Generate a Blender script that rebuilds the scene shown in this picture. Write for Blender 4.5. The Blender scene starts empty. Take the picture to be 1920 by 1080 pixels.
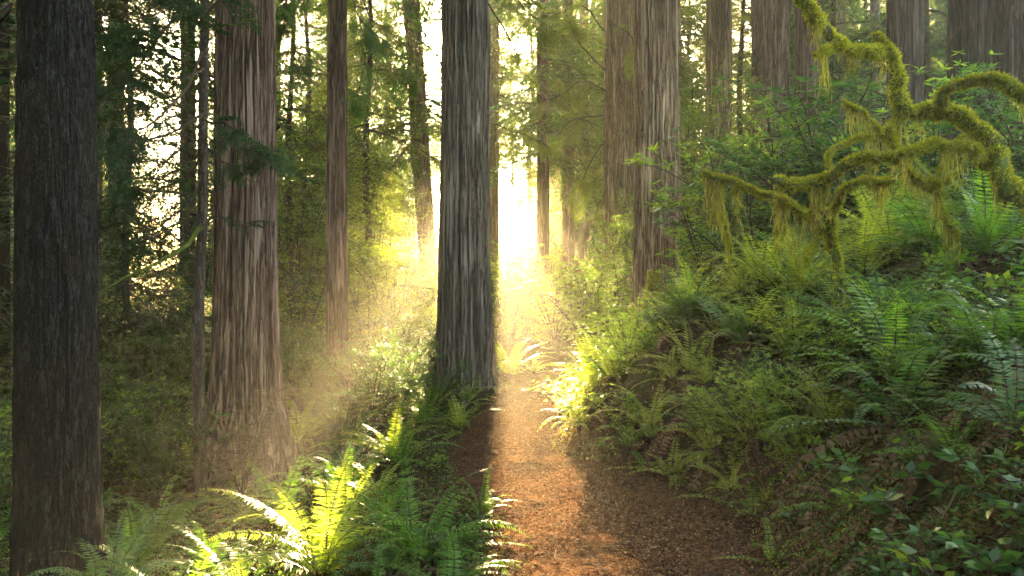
import bpy, math, random
import numpy as np
from mathutils import Vector, Matrix

rng = np.random.default_rng(11)
random.seed(11)
R = math.radians
scene = bpy.context.scene

# ------------------------------------------------------------------ camera
F = 1500.0                       # focal length in photo pixels (1920 wide)
CAMH = 1.6
cam_d = bpy.data.cameras.new('camera')
cam_d.sensor_width = 36.0
cam_d.lens = F / 1920 * 36.0
cam_d.clip_start = 0.05
cam_d.clip_end = 2000
cam = bpy.data.objects.new('camera', cam_d)
scene.collection.objects.link(cam)
cam.location = (0, 0, CAMH)
cam.rotation_euler = (R(90), 0, 0)
scene.camera = cam

# ------------------------------------------------------------------ sky and sun
SUN_EL = math.atan((540 - 285) / F)
SUN_AZ = math.atan((935 - 960) / F)          # measured from +Y towards +X
world = bpy.data.worlds.new('World')
scene.world = world
world.use_nodes = True
wn = world.node_tree
wn.nodes.clear()
sky = wn.nodes.new('ShaderNodeTexSky')
sky.sky_type = 'NISHITA'
sky.sun_disc = False
sky.sun_elevation = SUN_EL
sky.sun_rotation = SUN_AZ
sky.air_density = 1.0
sky.dust_density = 5.0
sky.ozone_density = 0.2
bg = wn.nodes.new('ShaderNodeBackground')
bg.inputs['Strength'].default_value = 0.1
wo = wn.nodes.new('ShaderNodeOutputWorld')
wn.links.new(sky.outputs[0], bg.inputs[0])
wn.links.new(bg.outputs[0], wo.inputs[0])
sun_d = bpy.data.lights.new('sun', 'SUN')
sun_d.energy = 5.0
sun_d.angle = R(0.5)
sun_d.color = (1.0, 0.73, 0.36)
sun = bpy.data.objects.new('sun', sun_d)
scene.collection.objects.link(sun)
SD = Vector((math.sin(SUN_AZ) * math.cos(SUN_EL), math.cos(SUN_AZ) * math.cos(SUN_EL), math.sin(SUN_EL)))
sun.rotation_euler = SD.to_track_quat('Z', 'Y').to_euler()
sun.location = SD * 50

scene.view_settings.view_transform = 'Standard'
scene.view_settings.look = 'None'
scene.view_settings.exposure = 5.25
scene.view_settings.gamma = 1.0
cy = scene.cycles
cy.max_bounces = 6
cy.diffuse_bounces = 3
cy.glossy_bounces = 2
cy.transmission_bounces = 3
cy.transparent_max_bounces = 4
cy.volume_bounces = 1
cy.use_denoising = True
cy.sample_clamp_indirect = 4.0
cy.caustics_reflective = False
cy.caustics_refractive = False

# ------------------------------------------------------------------ numeric helpers
def _h(ix, iy, iz, seed):
    n = (ix * 374761393 + iy * 668265263 + iz * 2147483647 * 3 + seed * 1274126177) & 0xFFFFFFFF
    n = ((n ^ (n >> 13)) * 1274126177) & 0xFFFFFFFF
    n = ((n ^ (n >> 16)) * 668265263) & 0xFFFFFFFF
    return ((n ^ (n >> 15)) & 0xFFFFFF) / float(0xFFFFFF)

def vnoise(x, y, z=0.0, seed=0):
    x = np.asarray(x, float); y = np.asarray(y, float); z = np.asarray(z, float) + 0 * x
    fx, fy, fz = np.floor(x), np.floor(y), np.floor(z)
    ix, iy, iz = fx.astype(np.int64), fy.astype(np.int64), fz.astype(np.int64)
    tx, ty, tz = x - fx, y - fy, z - fz
    tx = tx * tx * (3 - 2 * tx); ty = ty * ty * (3 - 2 * ty); tz = tz * tz * (3 - 2 * tz)
    r = 0
    for dx in (0, 1):
        for dy in (0, 1):
            for dz in (0, 1):
                w = (tx if dx else 1 - tx) * (ty if dy else 1 - ty) * (tz if dz else 1 - tz)
                r = r + w * _h(ix + dx, iy + dy, iz + dz, seed)
    return r * 2 - 1

def fbm(x, y, z=0.0, seed=0, oct=4):
    r = 0; a = 1; t = 0
    for o in range(oct):
        r = r + a * vnoise(x * 2 ** o, y * 2 ** o, np.asarray(z) * 2 ** o, seed + o); t += a; a *= .5
    return r / t

def norm(v):
    return v / np.maximum(np.linalg.norm(v, axis=-1, keepdims=True), 1e-9)

def sstep(a, b, x):
    t = np.clip((np.asarray(x, float) - a) / (b - a), 0, 1)
    return t * t * (3 - 2 * t)

class MB:
    """collects quads for one mesh object"""
    def __init__(s): s.v = []; s.f = []; s.m = []; s.n = 0
    def add(s, v, f, mat=0):
        v = np.asarray(v, float).reshape(-1, 3); f = np.asarray(f, np.int64).reshape(-1, 4)
        s.v.append(v); s.f.append(f + s.n); s.m.append(np.full(len(f), mat, np.int32)); s.n += len(v)
        return s
    def data(s):
        return np.concatenate(s.v), np.concatenate(s.f), np.concatenate(s.m)
    def mesh(s, name, mats, smooth=False):
        v, f, m = s.data()
        me = bpy.data.meshes.new(name)
        me.vertices.add(len(v)); me.vertices.foreach_set('co', v.astype(np.float32).ravel())
        me.loops.add(f.size); me.loops.foreach_set('vertex_index', f.astype(np.int32).ravel())
        me.polygons.add(len(f)); me.polygons.foreach_set('loop_start', np.arange(0, f.size, 4, dtype=np.int32))
        for mt in (mats if isinstance(mats, (list, tuple)) else [mats]): me.materials.append(mt)
        me.polygons.foreach_set('material_index', m)
        if smooth is not False:
            sm = np.ones(len(f), bool) if smooth is True else np.isin(m, smooth)
            me.polygons.foreach_set('use_smooth', sm)
        me.update(calc_edges=True)
        return me

def link(name, me, parent=None, loc=(0, 0, 0), rot=(0, 0, 0), scale=(1, 1, 1)):
    o = bpy.data.objects.new(name, me)
    scene.collection.objects.link(o)
    o.location = loc; o.rotation_euler = rot; o.scale = scale
    if parent is not None: o.parent = parent
    return o

def tag(o, label=None, cat=None, group=None, kind=None):
    if label: o['label'] = label
    if cat: o['category'] = cat
    if group: o['group'] = group
    if kind: o['kind'] = kind
    return o

def copy_tree(o, parent=None):
    c = o.copy(); scene.collection.objects.link(c); c.parent = parent
    for ch in o.children: copy_tree(ch, c)
    return c

def tube(mb, pts, rad, sides=6, mat=0, rough=0.0, seed=0):
    pts = np.asarray(pts, float); n = len(pts); rad = np.broadcast_to(rad, (n,))
    t = norm(np.gradient(pts, axis=0))
    up = np.array([0, 0, 1.0]) if abs(t[0][2]) < .9 else np.array([1.0, 0, 0])
    a = norm(np.cross(t, up)); b = np.cross(t, a)
    th = np.linspace(0, 2 * np.pi, sides, endpoint=False)
    ring = a[:, None] * np.cos(th)[None, :, None] + b[:, None] * np.sin(th)[None, :, None]
    rr = np.repeat(rad[:, None], sides, 1)
    if rough:
        q = pts[:, None] + ring * .1
        rr = rr * (1 + rough * fbm(q[..., 0] * 14, q[..., 1] * 14, q[..., 2] * 14, seed, 3))
    v = pts[:, None] + ring * rr[..., None]
    i = np.arange(n - 1)[:, None] * sides; j = np.arange(sides)[None]; k = (j + 1) % sides
    f = np.stack([i + j, i + k, i + sides + k, i + sides + j], -1)
    mb.add(v, f, mat)

def leaves(mb, p, d, nrm, ln, wd, mat=0, fold=0.0, mid=.45):
    """kite-shaped leaves; p base, d direction, nrm face normal"""
    p = np.asarray(p, float); N = len(p)
    if N == 0: return
    d = norm(d); s = norm(np.cross(d, nrm)); nn = np.cross(s, d)
    ln = np.broadcast_to(ln, (N,))[:, None]; wd = np.broadcast_to(wd, (N,))[:, None]
    v = np.stack([p, p + d * ln * mid + s * wd * .5 + nn * wd * fold, p + d * ln, p + d * ln * mid - s * wd * .5 + nn * wd * fold], 1)
    mb.add(v, np.arange(N * 4).reshape(N, 4), mat)

def xform(v, M):
    M = np.array(M); return v @ M[:3, :3].T + M[:3, 3]

def cat_rom(pts, n=8):
    P = np.asarray(pts, float); P = np.vstack([2 * P[0] - P[1], P, 2 * P[-1] - P[-2]])
    out = []
    for i in range(1, len(P) - 2):
        for t in np.linspace(0, 1, n, endpoint=False):
            a, b, c, d = P[i - 1:i + 3]
            out.append(.5 * (2 * b + (c - a) * t + (2 * a - 5 * b + 4 * c - d) * t * t + (3 * b - a - 3 * c + d) * t ** 3))
    out.append(P[-2])
    return np.array(out)

# ------------------------------------------------------------------ materials
def nodes(name):
    m = bpy.data.materials.new(name); m.use_nodes = True
    nt = m.node_tree; nt.nodes.clear()
    return m, nt, nt.nodes, nt.links

def ramp(ns, stops):
    r = ns.new('ShaderNodeValToRGB'); el = r.color_ramp.elements
    while len(el) > 1: el.remove(el[-1])
    el[0].position = stops[0][0]; el[0].color = (*stops[0][1], 1)
    for p, c in stops[1:]:
        e = el.new(p); e.color = (*c, 1)
    return r

def leaf_mat(name, cols, trans=.5, tcol=(1.3, 1.25, .5), rough=.45, spec=.35):
    """two-sided leaf: each leaf takes its own tint, light shines through"""
    m, nt, ns, ln = nodes(name)
    g = ns.new('ShaderNodeNewGeometry')
    r = ramp(ns, [(i / max(1, len(cols) - 1), c) for i, c in enumerate(cols)])
    ln.new(g.outputs['Random Per Island'], r.inputs[0])
    oi = ns.new('ShaderNodeObjectInfo')
    hs = ns.new('ShaderNodeHueSaturation')
    mr = ns.new('ShaderNodeMapRange'); mr.inputs[3].default_value = .75; mr.inputs[4].default_value = 1.25
    ln.new(oi.outputs['Random'], mr.inputs[0]); ln.new(mr.outputs[0], hs.inputs['Value'])
    ln.new(r.outputs[0], hs.inputs['Color'])
    p = ns.new('ShaderNodeBsdfPrincipled'); p.inputs['Roughness'].default_value = rough
    p.inputs['Specular IOR Level'].default_value = spec
    ln.new(hs.outputs[0], p.inputs['Base Color'])
    t = ns.new('ShaderNodeBsdfTranslucent')
    mx = ns.new('ShaderNodeMix'); mx.data_type = 'RGBA'; mx.blend_type = 'MULTIPLY'; mx.inputs[0].default_value = 1
    ln.new(hs.outputs[0], mx.inputs[6]); mx.inputs[7].default_value = (*[c * 1.6 for c in tcol], 1)
    ln.new(mx.outputs[2], t.inputs[0])
    sh = ns.new('ShaderNodeMixShader'); sh.inputs[0].default_value = trans
    ln.new(p.outputs[0], sh.inputs[1]); ln.new(t.outputs[0], sh.inputs[2])
    o = ns.new('ShaderNodeOutputMaterial'); ln.new(sh.outputs[0], o.inputs[0])
    return m

def bark_mat(name, c1, c2, c3, stretch=12.0, scale=9.0, bump=.6, moss=None, rough=.9, bdist=.06):
    m, nt, ns, ln = nodes(name)
    tc = ns.new('ShaderNodeTexCoord'); mp = ns.new('ShaderNodeMapping')
    mp.inputs['Scale'].default_value = (1, 1, 1 / stretch)
    ln.new(tc.outputs['Object'], mp.inputs[0])
    n1 = ns.new('ShaderNodeTexNoise'); n1.inputs['Scale'].default_value = scale; n1.inputs['Detail'].default_value = 8; n1.inputs['Roughness'].default_value = .65
    n1.inputs['Distortion'].default_value = .4
    n2 = ns.new('ShaderNodeTexNoise'); n2.inputs['Scale'].default_value = scale * 5; n2.inputs['Detail'].default_value = 6
    n3 = ns.new('ShaderNodeTexNoise'); n3.inputs['Scale'].default_value = 1.1; n3.inputs['Detail'].default_value = 4
    ln.new(mp.outputs[0], n1.inputs[0]); ln.new(mp.outputs[0], n2.inputs[0]); ln.new(tc.outputs['Object'], n3.inputs[0])
    r = ramp(ns, [(.28, c1), (.46, c2), (.62, c3)])
    ad = ns.new('ShaderNodeMath'); ad.operation = 'MULTIPLY_ADD'; ad.inputs[1].default_value = .45
    ln.new(n2.outputs[0], ad.inputs[0])
    sb = ns.new('ShaderNodeMath'); sb.operation = 'MULTIPLY_ADD'; sb.inputs[1].default_value = .7; sb.inputs[2].default_value = -.08
    ln.new(n1.outputs[0], sb.inputs[0]); ln.new(sb.outputs[0], ad.inputs[2])
    ab = ns.new('ShaderNodeMath'); ab.operation = 'SUBTRACT'; ab.inputs[1].default_value = .5; ln.new(n1.outputs[0], ab.inputs[0])
    a2 = ns.new('ShaderNodeMath'); a2.operation = 'ABSOLUTE'; ln.new(ab.outputs[0], a2.inputs[0])
    a3 = ns.new('ShaderNodeMapRange'); a3.inputs[1].default_value = 0; a3.inputs[2].default_value = .05; a3.inputs[3].default_value = -.22; a3.inputs[4].default_value = .03
    ln.new(a2.outputs[0], a3.inputs[0])
    n0 = ad; ad = ns.new('ShaderNodeMath'); ad.operation = 'ADD'; ln.new(n0.outputs[0], ad.inputs[0]); ln.new(a3.outputs[0], ad.inputs[1])
    ln.new(ad.outputs[0], r.inputs[0])
    hs = ns.new('ShaderNodeHueSaturation'); mr = ns.new('ShaderNodeMapRange')
    mr.inputs[1].default_value = .3; mr.inputs[2].default_value = .7; mr.inputs[3].default_value = .7; mr.inputs[4].default_value = 1.3
    ln.new(n3.outputs[0], mr.inputs[0]); ln.new(mr.outputs[0], hs.inputs['Value']); ln.new(r.outputs[0], hs.inputs['Color'])
    col = hs.outputs[0]
    if moss:
        mc, amt = moss
        n4 = ns.new('ShaderNodeTexNoise'); n4.inputs['Scale'].default_value = 3.5; n4.inputs['Detail'].default_value = 8; n4.inputs['Roughness'].default_value = .75
        ln.new(tc.outputs['Object'], n4.inputs[0])
        mr2 = ns.new('ShaderNodeMapRange'); mr2.inputs[1].default_value = 1 - amt - .08; mr2.inputs[2].default_value = 1 - amt + .08
        ln.new(n4.outputs[0], mr2.inputs[0])
        mx = ns.new('ShaderNodeMix'); mx.data_type = 'RGBA'; ln.new(mr2.outputs[0], mx.inputs[0]); ln.new(col, mx.inputs[6]); mx.inputs[7].default_value = (*mc, 1)
        col = mx.outputs[2]
    p = ns.new('ShaderNodeBsdfPrincipled'); p.inputs['Roughness'].default_value = rough; p.inputs['Specular IOR Level'].default_value = .25
    ln.new(col, p.inputs['Base Color'])
    b = ns.new('ShaderNodeBump'); b.inputs['Strength'].default_value = bump; b.inputs['Distance'].default_value = bdist
    ln.new(ad.outputs[0], b.inputs['Height']); ln.new(b.outputs[0], p.inputs['Normal'])
    o = ns.new('ShaderNodeOutputMaterial'); ln.new(p.outputs[0], o.inputs[0])
    return m

def ground_mat(name, stops, scale=14, bump=.8, patch=None):
    m, nt, ns, ln = nodes(name)
    tc = ns.new('ShaderNodeTexCoord')
    v = ns.new('ShaderNodeTexVoronoi'); v.inputs['Scale'].default_value = scale * 5; v.inputs['Randomness'].default_value = 1
    n1 = ns.new('ShaderNodeTexNoise'); n1.inputs['Scale'].default_value = scale; n1.inputs['Detail'].default_value = 10; n1.inputs['Roughness'].default_value = .7
    ln.new(tc.outputs['Object'], v.inputs[0]); ln.new(tc.outputs['Object'], n1.inputs[0])
    sp = ns.new('ShaderNodeSeparateColor'); ln.new(v.outputs['Color'], sp.inputs[0])
    ad = ns.new('ShaderNodeMath'); ad.operation = 'MULTIPLY_ADD'; ad.inputs[1].default_value = .4
    ln.new(sp.outputs[0], ad.inputs[0])
    sb = ns.new('ShaderNodeMath'); sb.operation = 'MULTIPLY'; sb.inputs[1].default_value = .7
    ln.new(n1.outputs[0], sb.inputs[0]); ln.new(sb.outputs[0], ad.inputs[2])
    r = ramp(ns, stops); ln.new(ad.outputs[0], r.inputs[0])
    col = r.outputs[0]
    if patch:
        n4 = ns.new('ShaderNodeTexNoise'); n4.inputs['Scale'].default_value = 1.3; n4.inputs['Detail'].default_value = 9; n4.inputs['Roughness'].default_value = .7
        ln.new(tc.outputs['Object'], n4.inputs[0])
        mr2 = ns.new('ShaderNodeMapRange'); mr2.inputs[1].default_value = .48; mr2.inputs[2].default_value = .6
        ln.new(n4.outputs[0], mr2.inputs[0])
        mx = ns.new('ShaderNodeMix'); mx.data_type = 'RGBA'; ln.new(mr2.outputs[0], mx.inputs[0]); ln.new(col, mx.inputs[6]); mx.inputs[7].default_value = (*patch, 1)
        col = mx.outputs[2]
    p = ns.new('ShaderNodeBsdfPrincipled'); p.inputs['Roughness'].default_value = 1; p.inputs['Specular IOR Level'].default_value = 0
    ln.new(col, p.inputs['Base Color'])
    b = ns.new('ShaderNodeBump'); b.inputs['Strength'].default_value = bump; b.inputs['Distance'].default_value = .02
    ln.new(ad.outputs[0], b.inputs['Height']); ln.new(b.outputs[0], p.inputs['Normal'])
    o = ns.new('ShaderNodeOutputMaterial'); ln.new(p.outputs[0], o.inputs[0])
    return m

M_RED = bark_mat('redwood_bark', (.035, .02, .014), (.14, .085, .06), (.26, .18, .135), stretch=17, scale=14, bump=.9)
M_REDG = bark_mat('grey_redwood_bark', (.045, .033, .025), (.16, .125, .095), (.28, .23, .18), stretch=17, scale=14, bump=.9)
M_REDY = bark_mat('tan_redwood_bark', (.055, .035, .02), (.22, .145, .085), (.38, .28, .18), stretch=17, scale=13, bump=.9)
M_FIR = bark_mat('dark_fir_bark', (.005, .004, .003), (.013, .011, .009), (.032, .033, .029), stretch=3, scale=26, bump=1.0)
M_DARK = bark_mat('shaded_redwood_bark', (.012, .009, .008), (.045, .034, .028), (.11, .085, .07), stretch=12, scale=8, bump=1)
M_THIN = bark_mat('thin_bark', (.02, .014, .01), (.055, .04, .03), (.1, .08, .06), stretch=4, scale=20, bump=.5, moss=((.07, .08, .02), .35))
M_STUMP = bark_mat('mossy_bark', (.05, .035, .025), (.12, .09, .06), (.2, .15, .1), stretch=5, scale=10, bump=.8, moss=((.11, .15, .02), .6))
M_TWIG = bark_mat('twig_bark', (.03, .022, .016), (.07, .05, .035), (.13, .1, .07), stretch=3, scale=30, bump=.2)
M_NEED = leaf_mat('conifer_needles', [(.03, .075, .012), (.05, .12, .02), (.07, .15, .024), (.12, .17, .028)], .5)
M_NEEDY = leaf_mat('glow_tinted_needles', [(.06, .12, .015), (.1, .17, .02), (.15, .2, .025), (.22, .2, .03)], .6)  # yellower needles: golden glow between the trunks is put into the leaf colour
M_NEEDD = leaf_mat('dark_conifer_needles', [(.012, .04, .014), (.02, .065, .02), (.035, .085, .02)], .4, tcol=(1, 1.3, .4))
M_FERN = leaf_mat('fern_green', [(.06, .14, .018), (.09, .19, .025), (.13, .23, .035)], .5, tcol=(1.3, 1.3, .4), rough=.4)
M_FERNY = leaf_mat('fern_lit_yellow_green', [(.14, .22, .035), (.2, .28, .045), (.27, .33, .07)], .55, tcol=(1.3, 1.2, .45), rough=.4)  # lighter, yellower fern copy; sunlight on the bank is put into its colour
M_FERNG = leaf_mat('fern_sunlit_gold', [(.22, .30, .05), (.3, .36, .07), (.36, .4, .1)], .6, tcol=(1.15, 1.2, .5), rough=.4)  # sunlit copy of the fern green, the sun's gold painted into the fronds
M_FERNB = leaf_mat('fern_blue_green', [(.07, .14, .045), (.1, .17, .06), (.13, .2, .075)], .35, tcol=(1, 1.3, .5), rough=.35)
M_DEAD = leaf_mat('dead_fern', [(.06, .04, .022), (.10, .068, .04), (.15, .11, .07)], .3, tcol=(1.2, .9, .5), rough=.8)
M_BROAD = leaf_mat('broad_leaf', [(.03, .09, .02), (.05, .13, .025), (.08, .17, .03)], .4, rough=.35, spec=.5)
M_BROADY = leaf_mat('bright_broad_leaf', [(.1, .2, .02), (.15, .26, .03), (.2, .28, .04)], .6, rough=.4)
M_HUCK = leaf_mat('small_leaf', [(.03, .085, .014), (.05, .12, .02), (.09, .15, .025)], .4, rough=.5, spec=.3)
M_GOLD = leaf_mat('backlit_small_leaf', [(.09, .14, .025), (.14, .19, .03), (.2, .21, .04)], .6, tcol=(1.2, 1.2, .45))  # lighter, yellower small leaf; the back-light is painted into its colour
M_MOSS = leaf_mat('moss_tuft', [(.14, .165, .016), (.23, .26, .026), (.35, .36, .055)], .45, tcol=(1.3, 1.2, .4), rough=.9, spec=.1)
M_LICH = leaf_mat('hanging_moss', [(.12, .14, .02), (.22, .24, .05), (.34, .33, .1)], .5, tcol=(1.3, 1.15, .5), rough=.9, spec=.1)
M_MOSSB = bark_mat('moss_mat', (.03, .035, .008), (.07, .09, .012), (.13, .16, .02), stretch=1, scale=25, bump=1.0)
M_CHIP = leaf_mat('wood_chips', [(.014, .007, .004), (.045, .022, .012), (.095, .05, .029), (.32, .2, .125), (.022, .011, .007)], .1, tcol=(1, .8, .6), rough=1, spec=0)
M_LITT = leaf_mat('forest_litter', [(.05, .03, .015), (.10, .06, .03), (.06, .08, .02), (.16, .1, .05)], .25, tcol=(1.2, 1, .5), rough=1, spec=0)
M_GC = leaf_mat('ground_cover_leaf', [(.03, .08, .02), (.05, .12, .02), (.09, .15, .03), (.1, .07, .03)], .4, rough=.6)
M_GROUND = ground_mat('forest_floor', [(.3, (.02, .013, .008)), (.5, (.05, .032, .018)), (.7, (.09, .06, .035))], 10, 1.0, patch=(.04, .05, .015))
M_PATH = ground_mat('trail_dirt', [(.25, (.02, .011, .007)), (.45, (.055, .027, .015)), (.62, (.10, .052, .028)), (.8, (.17, .095, .053))], 16, 1.0)

# ------------------------------------------------------------------ terrain
PATH = cat_rom([(.55, -8, 1.5), (.55, 0, 1.5), (.60, 3, 1.5), (.70, 4.4, 1.6), (.68, 5.6, 1.8), (.46, 6.45, 1.9), (-.02, 7.35, 1.1), (-.10, 8.2, 1.0), (-.02, 9.3, 1.0), (.30, 12, 1.0),
                (.82, 15, 1.05), (1.02, 17, 1.1), (.75, 18.6, 1.1), (-.4, 19.7, 1.1), (-2.2, 20.8, 1.1), (-5, 22.5, 1.1), (-9, 26, 1.1)], 6)

def path_sd(x, y):
    """signed distance (+ right) to the centre line and half width there"""
    x = np.asarray(x, float); y = np.asarray(y, float); sh = x.shape
    x = x.ravel(); y = y.ravel()
    best = np.full(x.shape, 1e9); sg = np.ones_like(x); hw = np.ones_like(x) * .5
    for a, b in zip(PATH[:-1], PATH[1:]):
        dx, dy = b[0] - a[0], b[1] - a[1]; L2 = dx * dx + dy * dy
        if L2 < 1e-9: continue
        t = np.clip(((x - a[0]) * dx + (y - a[1]) * dy) / L2, 0, 1)
        qx, qy = a[0] + t * dx - x, a[1] + t * dy - y
        d = np.hypot(qx, qy); u = d < best
        best[u] = d[u]; s = dx * (y - a[1]) - dy * (x - a[0])
        sg[u] = np.where(s[u] > 0, -1, 1); hw[u] = ((a[2] + (b[2] - a[2]) * t) / 2)[u]
    return (best * sg).reshape(sh), hw.reshape(sh)

def G(x, y, full=False):
    x = np.asarray(x, float); y = np.asarray(y, float)
    sd, hw = path_sd(x, y)
    sd = np.where(y > 24, np.where(x > 1.5 - (y - 24) * .02, np.abs(sd), -np.abs(sd)), sd)
    wob = fbm(x * 1.1, y * 1.1, 0, 5, 3) * .16
    d = np.abs(sd) - hw + wob
    dr = np.maximum(d, 0)
    # bank on the right; fades where the trail rounds the foot of the hill
    far = sstep(14, 22, y)
    k = 1 - far * (1 - sstep(.6, 6.5, x))
    steep = 1.15 * (1 - .45 * sstep(7, 14, y))
    hr = steep * (1 - np.exp(-dr / 1.1)) + .30 * np.minimum(dr, 9) + .15 * np.maximum(dr - 9, 0)
    hr = hr * k
    hl = -.04 * np.minimum(dr, 1) - .13 * np.minimum(dr, 9) - .05 * np.clip(dr - 9, 0, 30)
    hl = hl - .35 * np.exp(-((x + 3.6) ** 2 + (y - 8.5) ** 2) / 5)
    h = np.where(sd > 0, hr, hl)
    bumps = fbm(x * .8, y * .8, 0, 1, 4) * .16 * sstep(0, 1.2, d) + fbm(x * .12, y * .12, 0, 2, 3) * .8 * sstep(3, 12, d)
    h = h + bumps + .02 * fbm(x * 3, y * 3, 0, 3, 3)
    return (h, d) if full else h

def g1(x, y): return float(G(np.array([x]), np.array([y]))[0])

def axis(segs):
    out = []
    for a, b, s in segs: out += list(np.arange(a, b, s))
    return np.array(out + [segs[-1][1]])

def grid(name, xs, ys, zf, mat):
    X, Y = np.meshgrid(xs, ys); Z = zf(X, Y)
    mb = MB(); nx, ny = len(xs), len(ys)
    i = (np.arange(ny - 1)[:, None] * nx + np.arange(nx - 1)[None])
    f = np.stack([i, i + 1, i + nx + 1, i + nx], -1)
    mb.add(np.stack([X, Y, Z], -1), f)
    return tag(link(name, mb.mesh(name, mat, True)), kind='structure')

def zg(X, Y):
    h, d = G(X, Y, True)
    return h - .07 * sstep(.02, -.12, d) + .025 * fbm(X * 9, Y * 9, 0, 7, 2) * sstep(0, .2, d)
grid('ground', axis([(-75, -30, 3), (-30, -8, .6), (-8, 8, .085), (8, 30, .6), (30, 75, 3)]),
     axis([(-25, 1, 1.0), (1, 12, .08), (12, 24, .16), (24, 60, .8), (60, 118, 3)]), zg, M_GROUND)

# the trail: its own sheet whose ragged rims sink under the forest floor
def build_path():
    P = cat_rom(PATH[::3], 22)
    P = P[P[:, 1] > -6]
    t = norm(np.gradient(P[:, :2], axis=0)); nrm = np.stack([t[:, 1], -t[:, 0]], 1)
    u = np.linspace(-1.25, 1.25, 46)
    X = P[:, 0:1] + nrm[:, 0:1] * u[None] * P[:, 2:3] / 2
    Y = P[:, 1:2] + nrm[:, 1:2] * u[None] * P[:, 2:3] / 2
    h, d = G(X, Y, True)
    Z = h + .004 - .10 * sstep(-.02, .16, d) + .006 * fbm(X * 5, Y * 5, 0, 21, 3)
    mb = MB(); ny, nx = X.shape
    i = (np.arange(ny - 1)[:, None] * nx + np.arange(nx - 1)[None])
    mb.add(np.stack([X, Y, Z], -1), np.stack([i, i + 1, i + nx + 1, i + nx], -1))
    tag(link('path', mb.mesh('path', M_PATH, True)), kind='structure')
build_path()

def sundist(x, y):
    """signed x offset from the vertical plane holding the camera and the sun"""
    return x - math.tan(SUN_AZ) * y

def wx(px, d): return (px - 960) / F * d
def at(px, py, d): return np.array([wx(px, d), d, CAMH - (py - 540) / F * d])

# ------------------------------------------------------------------ trunks
def trunk_mesh(name, r0, r1, H, mat, nt=160, dz=.1, zfine=None, furrow=.04, nridge=20, flare=.35, fh=.55, lean=(0, 0), seed=0, lobes=5, kind='redwood', bend=0.0):
    """r0 radius at 1.5 m, r1 radius at height H"""
    zfine = zfine or H
    zs = np.concatenate([np.arange(-.8, zfine, dz), np.arange(zfine, H, max(dz * 6, .5)), [H]])
    th = np.linspace(0, 2 * np.pi, nt, endpoint=False)
    Z, T = np.meshgrid(zs, th, indexing='ij')
    c, s = np.cos(T), np.sin(T)
    base = r0 + (r1 - r0) * np.clip(Z / H, 0, 1)
    zz = np.maximum(Z, -.5)
    fl = flare * r0 * np.exp(-zz / fh) * (1 + .55 * vnoise(c * lobes * .5, s * lobes * .5, Z * .25, seed + 3))
    r = base + fl
    r = r * (1 + .07 * vnoise(c * 1.2, s * 1.2, Z * .35, seed + 4))
    k = nridge / (2 * np.pi)
    if kind == 'redwood':
        w = .5 * vnoise(c * 2, s * 2, Z * .5, seed + 5)
        n = fbm(c * k + w * .6, s * k + w * .6, Z * .30 + w, seed, 3)
        ridge = np.clip(1 - np.abs(n) * 5, 0, 1)
        n2 = vnoise(c * k * 2.6 + w, s * k * 2.6 + w, Z * .9, seed + 9)
        r = r - furrow * 1.5 * ridge ** 1.2 + furrow * .35 * n2 + furrow * .18 * vnoise(c * k * 5, s * k * 5, Z * 3, seed + 12)
    else:
        n = fbm(c * k, s * k, Z * 2.2, seed, 4)
        r = r - furrow * np.clip(1 - np.abs(n) * 3, 0, 1) + furrow * .6 * vnoise(c * k * 3, s * k * 3, Z * 9, seed + 9)
    cx = lean[0] * Z + bend * np.sin(Z * .8 + seed); cyy = lean[1] * Z
    mb = MB(); n_z = len(zs)
    i = np.arange(n_z - 1)[:, None] * nt; j = np.arange(nt)[None]; kk = (j + 1) % nt
    mb.add(np.stack([cx + c * r, cyy + s * r, Z], -1), np.stack([i + j, i + kk, i + nt + kk, i + nt + j], -1))
    return mb.mesh(name, mat, True)

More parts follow.
